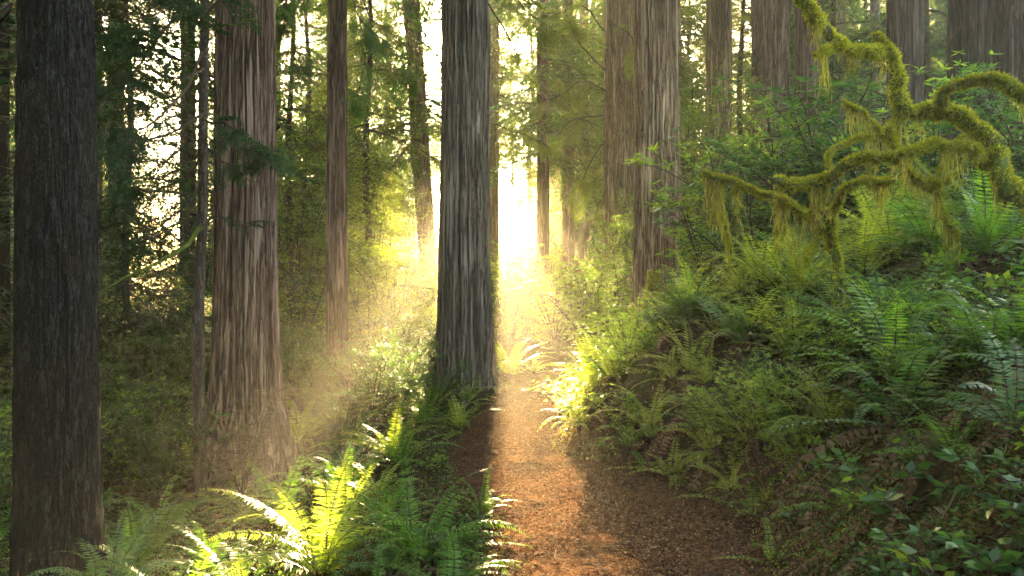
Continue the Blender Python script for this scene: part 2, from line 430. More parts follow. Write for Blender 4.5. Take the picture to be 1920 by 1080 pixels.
# ------------------------------------------------------------------ conifer foliage
def spray_template(seed, ntw=20, nl=9, lw=.018, ll=.055, droop=.28):
    """one branch of unit length along +X with flat feathery sprays: returns stem mb data + leaf data"""
    g = np.random.default_rng(seed)
    st = MB(); lf = MB()
    s = np.linspace(0, 1, 9)
    wob = .04 * g.normal(size=2)
    curve = np.stack([s, wob[0] * np.sin(s * 5), -droop * s ** 2 + .05 * np.sin(s * 3)], 1)
    tube(st, curve, np.linspace(.011, .002, 9), 4)
    P, D, Nn, L = [], [], [], []
    for side in (-1, 1):
        for q in range(ntw):
            t = .10 + .88 * (q + g.uniform(-.3, .3)) / ntw
            t = min(max(t, .05), .99)
            p0 = np.array([np.interp(t, s, curve[:, a]) for a in range(3)])
            ang = R(g.uniform(38, 68)); ln_ = (.42 * (1 - t) ** .8 + .08) * g.uniform(.6, 1.15)
            d = np.array([math.cos(ang), side * math.sin(ang), g.uniform(-.25, .12)])
            n = max(3, int(nl * (.4 + ln_ * 2)))
            u = np.linspace(.08, 1, n)
            pts = p0 + d * (ln_ * u)[:, None]; pts[:, 2] -= .55 * (u * ln_) ** 2 * g.uniform(.5, 2)
            if ln_ > .2: tube(st, pts[[0, n // 2, -1]], [.003, .002, .001], 3)
            for s2 in (-1, 1):
                a2 = R(55) * s2
                dd = np.array([d[0] * math.cos(a2) - d[1] * math.sin(a2), d[0] * math.sin(a2) + d[1] * math.cos(a2), d[2] - .12])
                P.append(pts); D.append(np.repeat(dd[None], n, 0) + g.normal(size=(n, 3)) * .18)
                Nn.append(np.array([0, 0, 1]) + g.normal(size=(n, 3)) * .35)
                L.append(ll * g.uniform(.6, 1.3, n))
    P = np.concatenate(P); L = np.concatenate(L)
    leaves(lf, P, np.concatenate(D), np.concatenate(Nn), L, L * lw / ll * g.uniform(.7, 1.3, len(L)), 0)
    return st.data()[:2], lf.data()[:2]

def crown_mesh(name, temps, H, zb, Rm, nb, mat, seed=0, top=.12, pitch=(-35, 15), shape=.8, lean=(0, 0), keep=None):
    g = np.random.default_rng(seed); mb = MB()
    for i in range(nb):
        f = (i + g.uniform(0, 1)) / nb
        z = zb + (H - zb) * f
        r = Rm * ((1 - f) ** shape + top) * g.uniform(.45, 1.15)
        (sv, sf), (lv, lf) = temps[g.integers(len(temps))]
        az = g.uniform(0, 2 * np.pi); pt = R(g.uniform(*pitch) * (1 - f * .5))
        M = Matrix.Translation((lean[0] * z, lean[1] * z, z)) @ Matrix.Rotation(az, 4, 'Z') @ Matrix.Rotation(-pt, 4, 'Y') @ Matrix.Rotation(g.normal() * .25, 4, 'X') @ Matrix.Scale(r, 4)
        v = xform(lv, M)
        if keep is not None:
            q = v[lf].mean(1); mb_f = lf[keep(q)]
        else: mb_f = lf
        if len(mb_f) == 0: continue
        mb.add(xform(sv, M), sf, 1); mb.add(v, mb_f, 0)
    return mb.mesh(name, [mat, M_TWIG])

T_NEAR = [spray_template(100 + i, 26, 12, .007, .030, .3) for i in range(4)]
T_MID = [spray_template(200 + i, 20, 11, .013, .040, .3) for i in range(5)]
T_BOUGH = [spray_template(350 + i, 20, 10, .018, .075, .35) for i in range(4)]
T_FAR = [spray_template(300 + i, 14, 7, .022, .07, .3) for i in range(4)]

def tree(name, x, y, label, cat, group=None):
    e = link(name, None, loc=(x, y, g1(x, y)))
    tag(e, label, cat, group)
    return e

# crowns that begin above the picture's top edge
CR_HIGH = [crown_mesh('crown', T_MID, 30, 0, 4.2, 130, m, 40 + i, top=.25, shape=.6) for i, m in enumerate((M_NEED, M_NEEDD))]

def big_tree(px, d, wpx, label, mat, group=None, name='redwood_tree', wtop=None, H=34, nt=200, dz=.06, furrow=.03, nridge=26, flare=.35, fh=.6, lean=(0, 0), kind='redwood', seed=0, crown=0, zc=None, bend=0, lobes=5):
    x = wx(px, d)
    r0 = wpx / F * d / 2
    ztop = CAMH + .36 * d + .5
    r1 = r0 * .55 if wtop is None else max(r0 + (wtop / F * d / 2 - r0) * H / max(ztop, 1), r0 * .2)
    t = tree(name, x, d, label, 'tree', group)
    me = trunk_mesh('trunk', r0, r1, H, mat, nt, dz, min(ztop + 1, H), furrow, nridge, flare, fh, lean, seed, lobes, kind, bend)
    link('trunk', me, t)
    z0 = zc if zc is not None else ztop + 1.5
    s = (H + 2 - z0) / 30
    c = link('crown', CR_HIGH[crown], t, loc=(lean[0] * z0, lean[1] * z0, z0), rot=(0, 0, seed * 1.3), scale=(1, 1, s))
    return t

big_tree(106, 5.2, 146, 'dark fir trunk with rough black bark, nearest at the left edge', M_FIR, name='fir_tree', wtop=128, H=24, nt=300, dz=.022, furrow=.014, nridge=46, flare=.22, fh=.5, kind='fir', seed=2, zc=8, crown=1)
big_tree(461, 9.6, 122, 'broad redwood with flared buttressed base behind the sunlit golden fern', M_RED, wtop=100, nt=420, dz=.035, furrow=.034, nridge=34, flare=.65, fh=.6, seed=7, lobes=7, zc=8)
big_tree(632, 14.2, 42, 'slim reddish redwood trunk between the broad left redwood and the central one', M_RED, wtop=29, nt=160, dz=.06, furrow=.014, nridge=22, flare=.25, fh=.5, seed=13)
big_tree(872, 13.2, 100, 'grey furrowed redwood at the centre, rooted beside the trail', M_REDG, wtop=86, nt=420, dz=.035, furrow=.045, nridge=30, flare=.28, fh=.7, seed=21, lobes=6)
big_tree(1232, 16.5, 86, 'wide tan redwood on the bank right of the trail bend', M_REDY, wtop=86, nt=360, dz=.05, furrow=.04, nridge=30, flare=.2, fh=.7, seed=31)
big_tree(1348, 24, 50, 'straight tan redwood next right of the wide bank redwood, against white sky', M_REDY, wtop=46, nt=160, dz=.1, seed=35, flare=.15)
big_tree(1445, 22, 70, 'paired redwood trunks standing above the dark leafed bush', M_RED, wtop=72, nt=260, dz=.1, seed=38, flare=.1, furrow=.06, nridge=14)
big_tree(1512, 25, 42, 'redwood trunk half hidden behind the topmost mossy bough', M_RED, wtop=40, nt=140, dz=.12, seed=41, flare=.1)
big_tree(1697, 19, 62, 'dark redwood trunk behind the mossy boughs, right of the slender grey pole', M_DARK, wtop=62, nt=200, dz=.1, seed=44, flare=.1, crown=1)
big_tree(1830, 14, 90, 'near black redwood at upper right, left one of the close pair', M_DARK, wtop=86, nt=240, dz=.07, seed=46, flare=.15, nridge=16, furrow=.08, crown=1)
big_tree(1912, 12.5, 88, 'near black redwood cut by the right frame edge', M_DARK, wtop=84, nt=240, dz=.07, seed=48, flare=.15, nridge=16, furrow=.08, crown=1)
big_tree(1160, 26, 58, 'pale redwood behind the wide bank redwood, with bare boughs', M_REDY, wtop=50, nt=180, dz=.1, seed=50, furrow=.06, nridge=16)
big_tree(812, 25, 32, 'leaning trunk rising to the upper left just behind the central redwood', M_RED, wtop=32, nt=120, dz=.12, seed=52, lean=(-.062, 0), furrow=.02, crown=0)
big_tree(1018, 30, 26, 'slim hazy redwood right of the sun, dark at its foot', M_RED, wtop=22, nt=100, dz=.15, seed=54, furrow=.03)
big_tree(1065, 33, 24, 'slim hazy trunk midway between the sun and the bank redwood', M_REDY, wtop=20, nt=90, dz=.15, seed=56, furrow=.03)
big_tree(1094, 38, 19, 'thinnest of the hazy trunks left of the pale redwood', M_REDY, wtop=17, nt=70, dz=.2, seed=57, furrow=.03)
big_tree(925, 38, 22, 'sun bleached trunk glowing in the haze at the right edge of the central redwood', M_REDY, wtop=22, nt=80, dz=.2, seed=58, furrow=.03)
big_tree(176, 17, 28, 'pale blue grey trunk right behind the dark fir', M_REDG, wtop=28, nt=100, dz=.12, seed=60, furrow=.02, zc=9)
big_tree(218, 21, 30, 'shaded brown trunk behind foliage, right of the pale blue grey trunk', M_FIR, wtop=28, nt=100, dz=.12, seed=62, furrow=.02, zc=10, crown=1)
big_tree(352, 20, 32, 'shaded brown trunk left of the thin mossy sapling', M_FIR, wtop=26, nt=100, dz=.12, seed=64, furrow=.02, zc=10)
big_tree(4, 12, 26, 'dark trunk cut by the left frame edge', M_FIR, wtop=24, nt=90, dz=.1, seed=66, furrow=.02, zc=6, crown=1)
big_tree(1640, 30, 17, 'slender pale grey pole trunk at upper right', M_REDG, wtop=16, nt=60, dz=.25, seed=68, furrow=.01, flare=.1)
big_tree(1578, 34, 16, 'slender brown trunk behind the mossy bough, left of the grey pole', M_RED, wtop=15, nt=60, dz=.25, seed=69, furrow=.01, flare=.1)
big_tree(520, 34, 16, 'thin hazy trunk just right of the broad left redwood', M_RED, wtop=13, nt=60, dz=.25, seed=70, furrow=.01, flare=.1)

# ------------------------------------------------------------------ background conifers
CM = [crown_mesh('crown', T_MID, 17, 1.2, 2.7, 95, m, 400 + i, top=.3, shape=.55, pitch=(-40, 10)) for i, m in enumerate((M_NEED, M_NEEDY, M_NEEDD, M_NEED))]
CF = [crown_mesh('crown', T_FAR, 26, 1.5, 3.3, 190, m, 420 + i, top=.3, shape=.5, pitch=(-40, 5)) for i, m in enumerate((M_NEEDY, M_NEED, M_NEEDY))]
TKM = [trunk_mesh('trunk', .13, .03, 17, M_THIN, 12, .4, 17, .01, 5, .2, seed=i, bend=.08) for i in range(2)]
TKF = [trunk_mesh('trunk', .32, .08, 26, M_REDY, 16, .6, 26, .02, 6, .2, seed=i, bend=.1) for i in range(2)]

mid = [(60, 13, .8, 2), (240, 13, .6, 2), (350, 18, .9, 2), (120, 19, 1.1, 0), (215, 25, 1.1, 0), (420, 26, 1.1, 2), (545, 20, .85, 0), (575, 27, 1, 3), (690, 21, .85, 1),
       (500, 30, 1.2, 3), (680, 29, .85, 3), (640, 34, 1.2, 0), (1205, 27, .8, 1), (1190, 34, 1.1, 1), (1290, 40, 1.0, 1),
       (1390, 30, .95, 1), (1480, 31, 1, 3), (1560, 27, .9, 3), (1740, 24, 1, 2), (1860, 20, .9, 2), (1780, 30, 1, 0), (1620, 38, 1.1, 3), (1960, 26, 1, 2), (-60, 22, 1, 2), (40, 30, 1.1, 0)]
side = ['left of the broad redwood', 'between the broad left redwood and the centre', 'around the hazy centre', 'on the slope right of the bank redwood']
def zone(px): return 0 if px < 450 else 1 if px < 820 else 2 if px < 1250 else 3
tone = ['green', 'yellow green', 'dark green', 'green']
for i, (px, d, s, k) in enumerate(mid):
    x = wx(px, d)
    z = zone(px)
    t = tree('young_conifer', x, d, '%s young conifer with drooping sprays, %s' % (tone[k], side[z]), 'tree', 'young conifers ' + side[z])
    link('trunk', TKM[i % 2], t, scale=(s, s, s)); link('crown', CM[k], t, rot=(0, 0, i * 2.1), scale=(s, s, s))

g = np.random.default_rng(5)
placed = []
spots = []
for d, st in ((46, 3.5), (60, 4.3), (82, 5.5)):
    for k in range(12):
        for sg in (-1, 1):
            so = (6.4 if sg < 0 else 5.4) + st * k + (0 if k == 0 else g.uniform(-.6, .6))
            spots.append((math.tan(SUN_AZ) * d + sg * so, d + (g.uniform(-3, 3) if k else 0)))
for so in (5.6, 8.2, 11, 14, -6.8, -9.6): spots.append((math.tan(SUN_AZ) * 37 + so, 37))
for k in range(26): spots.append((g.uniform(-60, 60), g.uniform(92, 114)))
for cnt, (x, d) in enumerate(spots):
    px = 960 + x / d * F
    if not -200 < px < 2120 or -6.2 < sundist(x, d) < 5.2: continue
    if 1268 < px < 1318 or 1370 < px < 1410 or 1735 < px < 1790 or 225 < px < 335 or 505 < px < 600 or 775 < px < 812 and d > 50: continue
    z = zone(px); k = int(g.integers(3)); s = g.uniform(.8, 1.15)
    t = tree('distant_conifer', x, d, 'tall hazy conifer in the far background, %s' % side[z], 'tree', 'far conifers ' + side[z])
    link('trunk', TKF[cnt % 2], t, scale=(s, s, s)); link('crown', CF[k], t, rot=(0, 0, g.uniform(0, 6)), scale=(s, s, s))

# high crowns above the sun's gap: only the lowest rays slip under them and reach the trail
CG = [crown_mesh('crown', T_MID, 15, 0, 2.5, 120, m, 440 + i, top=.35, shape=.45, pitch=(-35, 12)) for i, m in enumerate((M_NEEDY, M_NEED))]
for key, zc, sc, k in (('sun bleached', 8.0, .95, 0), ('slim hazy redwood right', 6.4, .95, 1), ('slim hazy trunk mid', 7.0, 1.0, 0), ('leaning trunk', 5.6, .8, 1)):
    for o in list(scene.objects):
        if o.get('label', '').startswith(key):
            c = [q for q in o.children if q.name.startswith('crown')][0]
            c.data = CG[k]; c.scale = (sc, sc, 1); ln_ = -.062 if key[0] == 'l' else 0
            c.location = (ln_ * (zc + 4), 0, zc - o.location.z)
for i, (so, d, k) in enumerate([(-1.9, 55, 0), (-.35, 62, 0), (2.3, 57, 1), (-3.4, 66, 1), (1.2, 74, 0), (-1.2, 78, 1)]):
    x = math.tan(SUN_AZ) * d + so
    t = tree('bare_stemmed_conifer', x, d, 'slender far conifer with a high crown in the bright gap beside the central redwood', 'tree', 'high crowned conifers in the bright gap')
    s = (28) / 17; link('trunk', TKM[i % 2], t, scale=(s, s, s)); link('crown', CG[k], t, loc=(0, 0, (d - 3.0) * .17 + (2.3, 2.6, 1.1, 1.6, 2.0, 2.0)[i] - t.location.z), rot=(0, 0, i * 1.1), scale=(1.05, 1.05, 1.1))

for i, (px, d, s, k) in enumerate([(975, 27, .20, 0), (1010, 33, .24, 0), (925, 31, .22, 1), (955, 38, .3, 3), (990, 44, .36, 0), (900, 27, .2, 1), (1035, 27, .22, 1), (850, 30, .24, 0), (960, 56, .45, 0)]):
    t = tree('seedling_conifer', wx(px, d), d, 'small back-lit conifer low in the bright gap beyond the trail bend', 'tree', 'small conifers beyond the trail bend')
    link('trunk', TKM[i % 2], t, scale=(s, s, s)); link('crown', CM[k], t, rot=(0, 0, i * 2.1), scale=(s * 1.6, s * 1.6, s))

for i, (so, d, top) in enumerate([(-1.8, 60, 7.2), (-.4, 64, 7.6), (.9, 61, 7.4), (2.1, 66, 7.8), (3.4, 62, 7.6), (-3.2, 63, 7.8), (-2.4, 92, 11.5), (-.8, 97, 12), (.8, 94, 12), (2.6, 98, 12.5), (4.3, 93, 12), (-4.4, 96, 12)]):
    x = math.tan(SUN_AZ) * d + so; z = g1(x, d); s = (top - z) / 26
    t = tree('low_conifer', x, d, 'short far conifer in the bright gap beside the central redwood', 'tree', 'short conifers far down the bright gap')
    link('trunk', TKF[i % 2], t, scale=(s, s, s)); link('crown', CF[(1, 1, 2)[i % 3]], t, rot=(0, 0, i * 1.9), scale=(.55, .55, s))

# trees behind the camera and beside it: the rest of the wood, which shades the foreground
k = 0
for x, y, s in [(-7, -2, 1.1), (-5, -8, 1.2), (-11, 4, 1.2), (0, -13, 1.3), (-9, -14, 1.2), (9, -12, 1.3), (14, -3, 1.2), (-3.5, -5, 1.1), (3, -9, 1.2), (-9, 8, 1.1), (-15, -4, 1.2), (-14, 11, 1.1)]:
    t = tree('shade_conifer', x, y, 'conifer of the wood around the viewpoint, outside the picture', 'tree', 'conifers around the viewpoint')
    link('trunk', TKF[k % 2], t, scale=(s, s, s)); link('crown', CR_HIGH[k % 2], t, loc=(0, 0, 3.2), rot=(0, 0, k * 1.7), scale=(1.1, 1.1, .8)); k += 1


# ------------------------------------------------------------------ ferns
def frond(mb, seed, L=1.0, npair=34, th0=65, th1=-35, wmax=.13, power=1.3, side=.15, pin_w=.8, stipe=.12, mat=0, M=None, droop=.2):
    g = np.random.default_rng(seed)
    n = 60; s = np.linspace(0, 1, n); th = np.radians(th0 + (th1 - th0) * s ** power)
    ds = L / (n - 1)
    x = np.concatenate([[0], np.cumsum(np.cos(th[:-1]) * ds)]); z = np.concatenate([[0], np.cumsum(np.sin(th[:-1]) * ds)])
    y = side * L * s ** 2
    C = np.stack([x, y, z], 1); T = norm(np.gradient(C, axis=0))
    S = norm(np.cross(T, np.array([0, 0, 1.0]) + 0 * T)); tw = g.uniform(-.35, .35) * s
    N0 = np.cross(S, T)
    S2 = S * np.cos(tw)[:, None] + N0 * np.sin(tw)[:, None]; N2 = np.cross(S2, T)
    tmp = MB()
    tube(tmp, C[::6], np.linspace(.0045, .001, len(C[::6])), 3, 1)
    u = stipe + (1 - stipe) * (np.arange(npair) + .5) / npair
    idx = (u * (n - 1)).astype(int)
    w = wmax * np.clip((u - stipe + .04) / .16, .25, 1) ** .7 * np.clip(1 - u, 0.01, 1) ** .62 * 1.15
    sp = (1 - stipe) * L / npair
    for sd in (-1, 1):
        d = S2[idx] * sd + T[idx] * (.16 + .5 * u[:, None] ** 2) - N2[idx] * droop + g.normal(size=(npair, 3)) * .07
        nn = N2[idx] + S2[idx] * sd * .25 + g.normal(size=(npair, 3)) * .15 + T[idx] * .2
        leaves(tmp, C[idx], d, nn, w * g.uniform(.85, 1.08, npair), sp * pin_w * np.clip(w / wmax * 1.6, .35, 1), 0, 0.06, .3)
    v, f, m = tmp.data()
    if M is not None: v = xform(v, M)
    o = mb.n; mb.v.append(v); mb.f.append(f + o); mb.m.append(m + mat); mb.n += len(v)

FM = {'green': M_FERN, 'yellow': M_FERNY, 'sunlit_gold': M_FERNG, 'blue': M_FERNB}
FSH = [(78, 10, 1.1, .05), (70, -20, 1.2, .1), (60, -35, 1.1, -.1), (50, -40, 1.0, .12), (66, -45, 1.4, .0), (38, -30, .9, .15), (82, -5, 1.6, -.08), (28, -25, .9, -.14)]
FROND = {}
for c, m in FM.items():
    L = []
    for k, (a, b, p, sd) in enumerate(FSH):
        mb = MB(); frond(mb, 50 + k, 1.0, 42, a, b, .125, p, sd)
        L.append(mb.mesh('frond', [m, M_TWIG]))
    FROND[c] = L
DEADF = []
for k in range(3):
    mb = MB(); frond(mb, 90 + k, .8, 30, 20 - k * 10, -70, .09, .8, .1 * k, droop=.7); DEADF.append(mb.mesh('dead_frond', [M_DEAD, M_TWIG]))

def near_fern(px, d, size, col, label, n=20, seed=0, up=0, azr=None, dead=3, zoff=0.0, tilt=0):
    g = np.random.default_rng(1000 + seed)
    x = wx(px, d)
    e = link('sword_fern', None, loc=(x, d, g1(x, d) + zoff), rot=(0, tilt, 0))
    tag(e, label, 'fern')
    for i in range(n):
        az = (i / n) * 2 * math.pi * 2.4 + g.normal() * .25 if azr is None else R(g.uniform(*azr))
        k = int(g.choice([0, 6, 1, 4] if i < n * up else [1, 2, 3, 4, 5, 7, 2]))
        s = size * g.uniform(.7, 1.1)
        link('frond', FROND[col][k], e, loc=(g.normal() * .015, g.normal() * .015, 0), rot=(g.normal() * .12, g.normal() * .1, az), scale=(s, s, s))
    for i in range(dead):
        s = size * g.uniform(.6, .9)
        link('dead_frond', DEADF[i % 3], e, rot=(0, 0, g.uniform(0, 6.28)), scale=(s, s, s))
    return e

near_fern(605, 4.95, 1.0, 'sunlit_gold', 'golden sword fern with tall upright fronds lit by the sun, left of the trail', 30, 1, .6)
near_fern(790, 4.75, .80, 'green', 'dark green arching fern between the golden fern and the trail edge', 24, 2, .35)
near_fern(905, 5.6, .42, 'green', 'small fern reaching over the left trail edge, beside the arching green fern', 12, 3, .3)
near_fern(335, 4.2, .75, 'green', 'bright green fern in the lower left, right of the dark fir foot', 20, 4, .25)
near_fern(180, 4.25, .6, 'green', 'low green fern in front of the dark fir base', 16, 5, .1)
near_fern(60, 4.3, .6, 'green', 'green fern in the bottom left corner', 14, 6, .1)
near_fern(455, 3.9, .62, 'yellow', 'yellow green fern at the bottom edge, below the golden fern', 16, 7, .3)
near_fern(560, 3.75, .6, 'green', 'deep green fern at the bottom edge under the golden fern', 16, 8, .1)
near_fern(700, 3.75, .62, 'green', 'broad green fern at the bottom edge, right of centre left', 18, 9, .2)
near_fern(840, 4.1, .55, 'green', 'low fern at the bottom, with one long frond pointing to the trail', 14, 10, .1)
near_fern(520, 6.6, .75, 'green', 'shaded fern in front of the broad redwood foot', 18, 11, .2)
near_fern(640, 7.0, .85, 'green', 'grey green fern directly behind the golden fern', 20, 12, .4)
near_fern(300, 6.8, .8, 'green', 'bright fern right of the dark fir, before the redwood', 18, 13, .3)
near_fern(240, 5.4, .7, 'green', 'shaded fern tucked behind the dark fir base', 18, 14, .2)
near_fern(730, 8.3, .85, 'yellow', 'yellow tinged fern mid left, above the golden fern', 18, 15, .4)
near_fern(560, 10.6, 1.0, 'sunlit_gold', 'glowing yellow fern at the right foot of the broad redwood', 18, 16, .7)
near_fern(860, 9.2, .65, 'yellow', 'spreading fern on the left trail verge, below the central redwood', 14, 17, .5)
near_fern(795, 10.2, .8, 'green', 'fern left of the central redwood foot', 16, 18, .4)
near_fern(955, 14.2, 1.15, 'yellow', 'bright upright fern right of the central redwood foot', 22, 19, .7)
near_fern(1000, 14.8, .6, 'yellow', 'small pale fern at the trail verge beside the bright upright fern', 14, 20, .3)
near_fern(1205, 11.4, .95, 'yellow', 'pale fern at the lip of the bank where the trail narrows', 22, 21, .5)
near_fern(1095, 8.7, .55, 'yellow', 'fern leaning over the trail from the jutting bank', 18, 22, .3)
near_fern(1150, 7.9, .7, 'yellow', 'fern on the front of the jutting bank, brown fronds below', 18, 23, .3, dead=6)
near_fern(1290, 9.2, 1.05, 'yellow', 'tall back-lit fern above the jutting bank', 22, 24, .6)
near_fern(1345, 6.6, .95, 'green', 'fern at mid bank with long fronds spilling to the left', 24, 25, .3)
near_fern(1415, 5.5, .55, 'green', 'small fern low on the bank just above the dark trail', 12, 26, .3)
near_fern(1500, 7.8, 1.0, 'yellow', 'lime green fern with erect fronds beside the thin mossy trunk', 24, 27, .7)
near_fern(1630, 5.9, .95, 'green', 'large light green fern in the middle of the right bank', 26, 28, .4)
near_fern(1560, 5.4, .75, 'yellow', 'pale fern arching left across the middle of the right bank', 18, 29, .2, dead=5)
near_fern(1735, 5.0, .7, 'green', 'fern with wide drooping fronds below the large light green one', 18, 30, .2)
near_fern(1850, 4.6, .85, 'green', 'vivid green fern near the right edge with one straight frond', 18, 31, .5)
near_fern(1930, 4.4, .9, 'green', 'fern reaching in from the right edge at mid height', 18, 32, .3)
near_fern(1740, 7.4, 1.1, 'green', 'wide fern high on the bank under the mossy boughs', 24, 33, .3)
near_fern(1850, 6.7, .6, 'green', 'dusky fern high on the bank by the mossy trunk', 24, 34, .4)
near_fern(1660, 8.6, 1.1, 'yellow', 'fern behind the thin mossy trunk, at the top of the slope', 22, 35, .4)
near_fern(1430, 8.4, 1.05, 'yellow', 'fern left of the thin mossy trunk, at the top of the slope', 24, 36, .4)
near_fern(1450, 4.6, .4, 'green', 'smallest fern low on the near bank over dark leaves', 8, 37, .2, dead=1)
near_fern(1220, 7.3, .8, 'yellow', 'dull fern between the jutting bank and the mid bank fern', 18, 38, .3, dead=5)
near_fern(1700, 6.1, .9, 'blue', 'blue green fern behind the large light green one', 20, 39, .3)
near_fern(1395, 7.4, .95, 'blue', 'blue green fern among brown fronds at mid bank', 20, 40, .3, dead=5)

near_fern(1085, 7.75, .6, 'yellow', 'fern at the very tip of the bank jutting into the trail', 16, 41, .2, dead=5)
near_fern(1180, 7.3, .65, 'green', 'fern hanging over the bare face of the jutting bank', 16, 42, .1, dead=6)
near_fern(1165, 9.5, .8, 'yellow', 'fern with light fronds behind the tip of the jutting bank', 20, 43, .5)
near_fern(1260, 6.75, .6, 'yellow', 'fern at the mossy foot of the bank beside the dark soil', 14, 44, .1, dead=4)
near_fern(1780, 3.9, .55, 'green', 'dark fern low in the bottom right corner', 14, 45, .2)
near_fern(1600, 4.35, .5, 'green', 'fern at the bottom right among broad leaves', 14, 46, .3)
near_fern(1900, 3.6, .6, 'blue', 'fern at the bottom right frame edge', 14, 47, .2)
WF = []
for c in ('green', 'yellow', 'blue', 'green', 'yellow'):
    for v in range(2):
        g = np.random.default_rng(len(WF) + 77); mb = MB()
        nf = 20
        for i in range(nf):
            a, b, p, sd = FSH[g.integers(8)]
            s = g.uniform(.7, 1.1)
            M = Matrix.Rotation(i * 2.4 + g.normal() * .2, 4, 'Z') @ Matrix.Scale(s, 4)
            if i > nf - 5: frond(mb, 900 + i, 1, 20, 15, -70, .1, .8, .1, mat=2, M=M, droop=.6)
            else: frond(mb, 900 + i + v * 40, 1, 26, a + g.normal() * 5, b, .12, p, sd, M=M)
        WF.append((c, mb.mesh('sword_fern', [FM[c], M_TWIG, M_DEAD, M_TWIG])))
g = np.random.default_rng(8)
pts = []
tr = 0
while len(pts) < 178 and tr < 20000:
    tr += 1
    y = 4.6 + 16 * g.random() ** 1.4; x = g.uniform(-.72, .72) * y
    h, dd = G(np.array([x]), np.array([y]), True)
    sd = path_sd(np.array([x]), np.array([y]))[0][0]
    if dd[0] < (.32 if y < 8.5 or sd < 0 else .85): continue
    if sd < 0 and g.random() < .55: continue
    if y < 6 and dd[0] < .6: continue
    if y < 6.8 and 1490 < 960 + x / y * F < 1660: continue
    if y < 6.3 and 960 + x / y * F > 1800: continue
    if any((x - a) ** 2 + (y - b) ** 2 < .11 + .01 * y for a, b in pts): continue
    if math.hypot(x - wx(106, 5.2), y - 5.2) < .6 or math.hypot(x - wx(455, 9.6), y - 9.6) < .95 or math.hypot(x - wx(872, 13.2), y - 13.2) < .8: continue
    pts.append((x, y))
    lit = 290 < x / y * F + 960 < 1700 and y > 5.5  # zone painted as lit: most ferns here take the yellower copy
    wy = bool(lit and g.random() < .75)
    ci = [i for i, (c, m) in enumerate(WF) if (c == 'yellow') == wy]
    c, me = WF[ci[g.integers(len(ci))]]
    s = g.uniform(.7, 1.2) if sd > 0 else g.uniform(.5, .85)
    wherex = 'right bank' if sd > 0 else 'left forest floor'
    o = link('sword_fern', me, None, loc=(x, y, float(h[0]) - .02), rot=(g.normal() * .1, g.normal() * .1, g.uniform(0, 6.28)), scale=(s, s, s))
    tag(o, '%s fern in the crowd of ferns on the %s' % ({'green': 'green', 'yellow': 'yellow green', 'blue': 'blue green'}[c], wherex), 'fern', 'ferns crowding the ' + wherex)

g = np.random.default_rng(19); k = 0; tr = 0; q = []
while k < 66 and tr < 9000:
    tr += 1
    y = 5.2 + 10 * g.random() ** 1.3; x = g.uniform(0, .5) * y
    h, dd = G(np.array([x]), np.array([y]), True); sd = path_sd(np.array([x]), np.array([y]))[0][0]
    if sd < 0 or not (.06 if y < 8.5 else .3) < dd[0] < 1.7: continue
    if any((x - a) ** 2 + (y - b) ** 2 < .05 + .006 * y for a, b in q): continue
    if y < 6.8 and 1490 < 960 + x / y * F < 1640: continue
    q.append((x, y)); c, me = WF[int(g.integers(10))]; s = g.uniform(.32, .62)
    o = link('sword_fern', me, None, loc=(x, y, float(h[0]) - .02), rot=(g.normal() * .2, -.25 + g.normal() * .15, g.uniform(0, 6.28)), scale=(s, s, s))
    tag(o, '%s fern in the crowd of ferns on the right bank' % {'green': 'smaller green', 'yellow': 'smaller yellow green', 'blue': 'smaller blue green'}[c], 'fern', 'ferns crowding the right bank'); k += 1

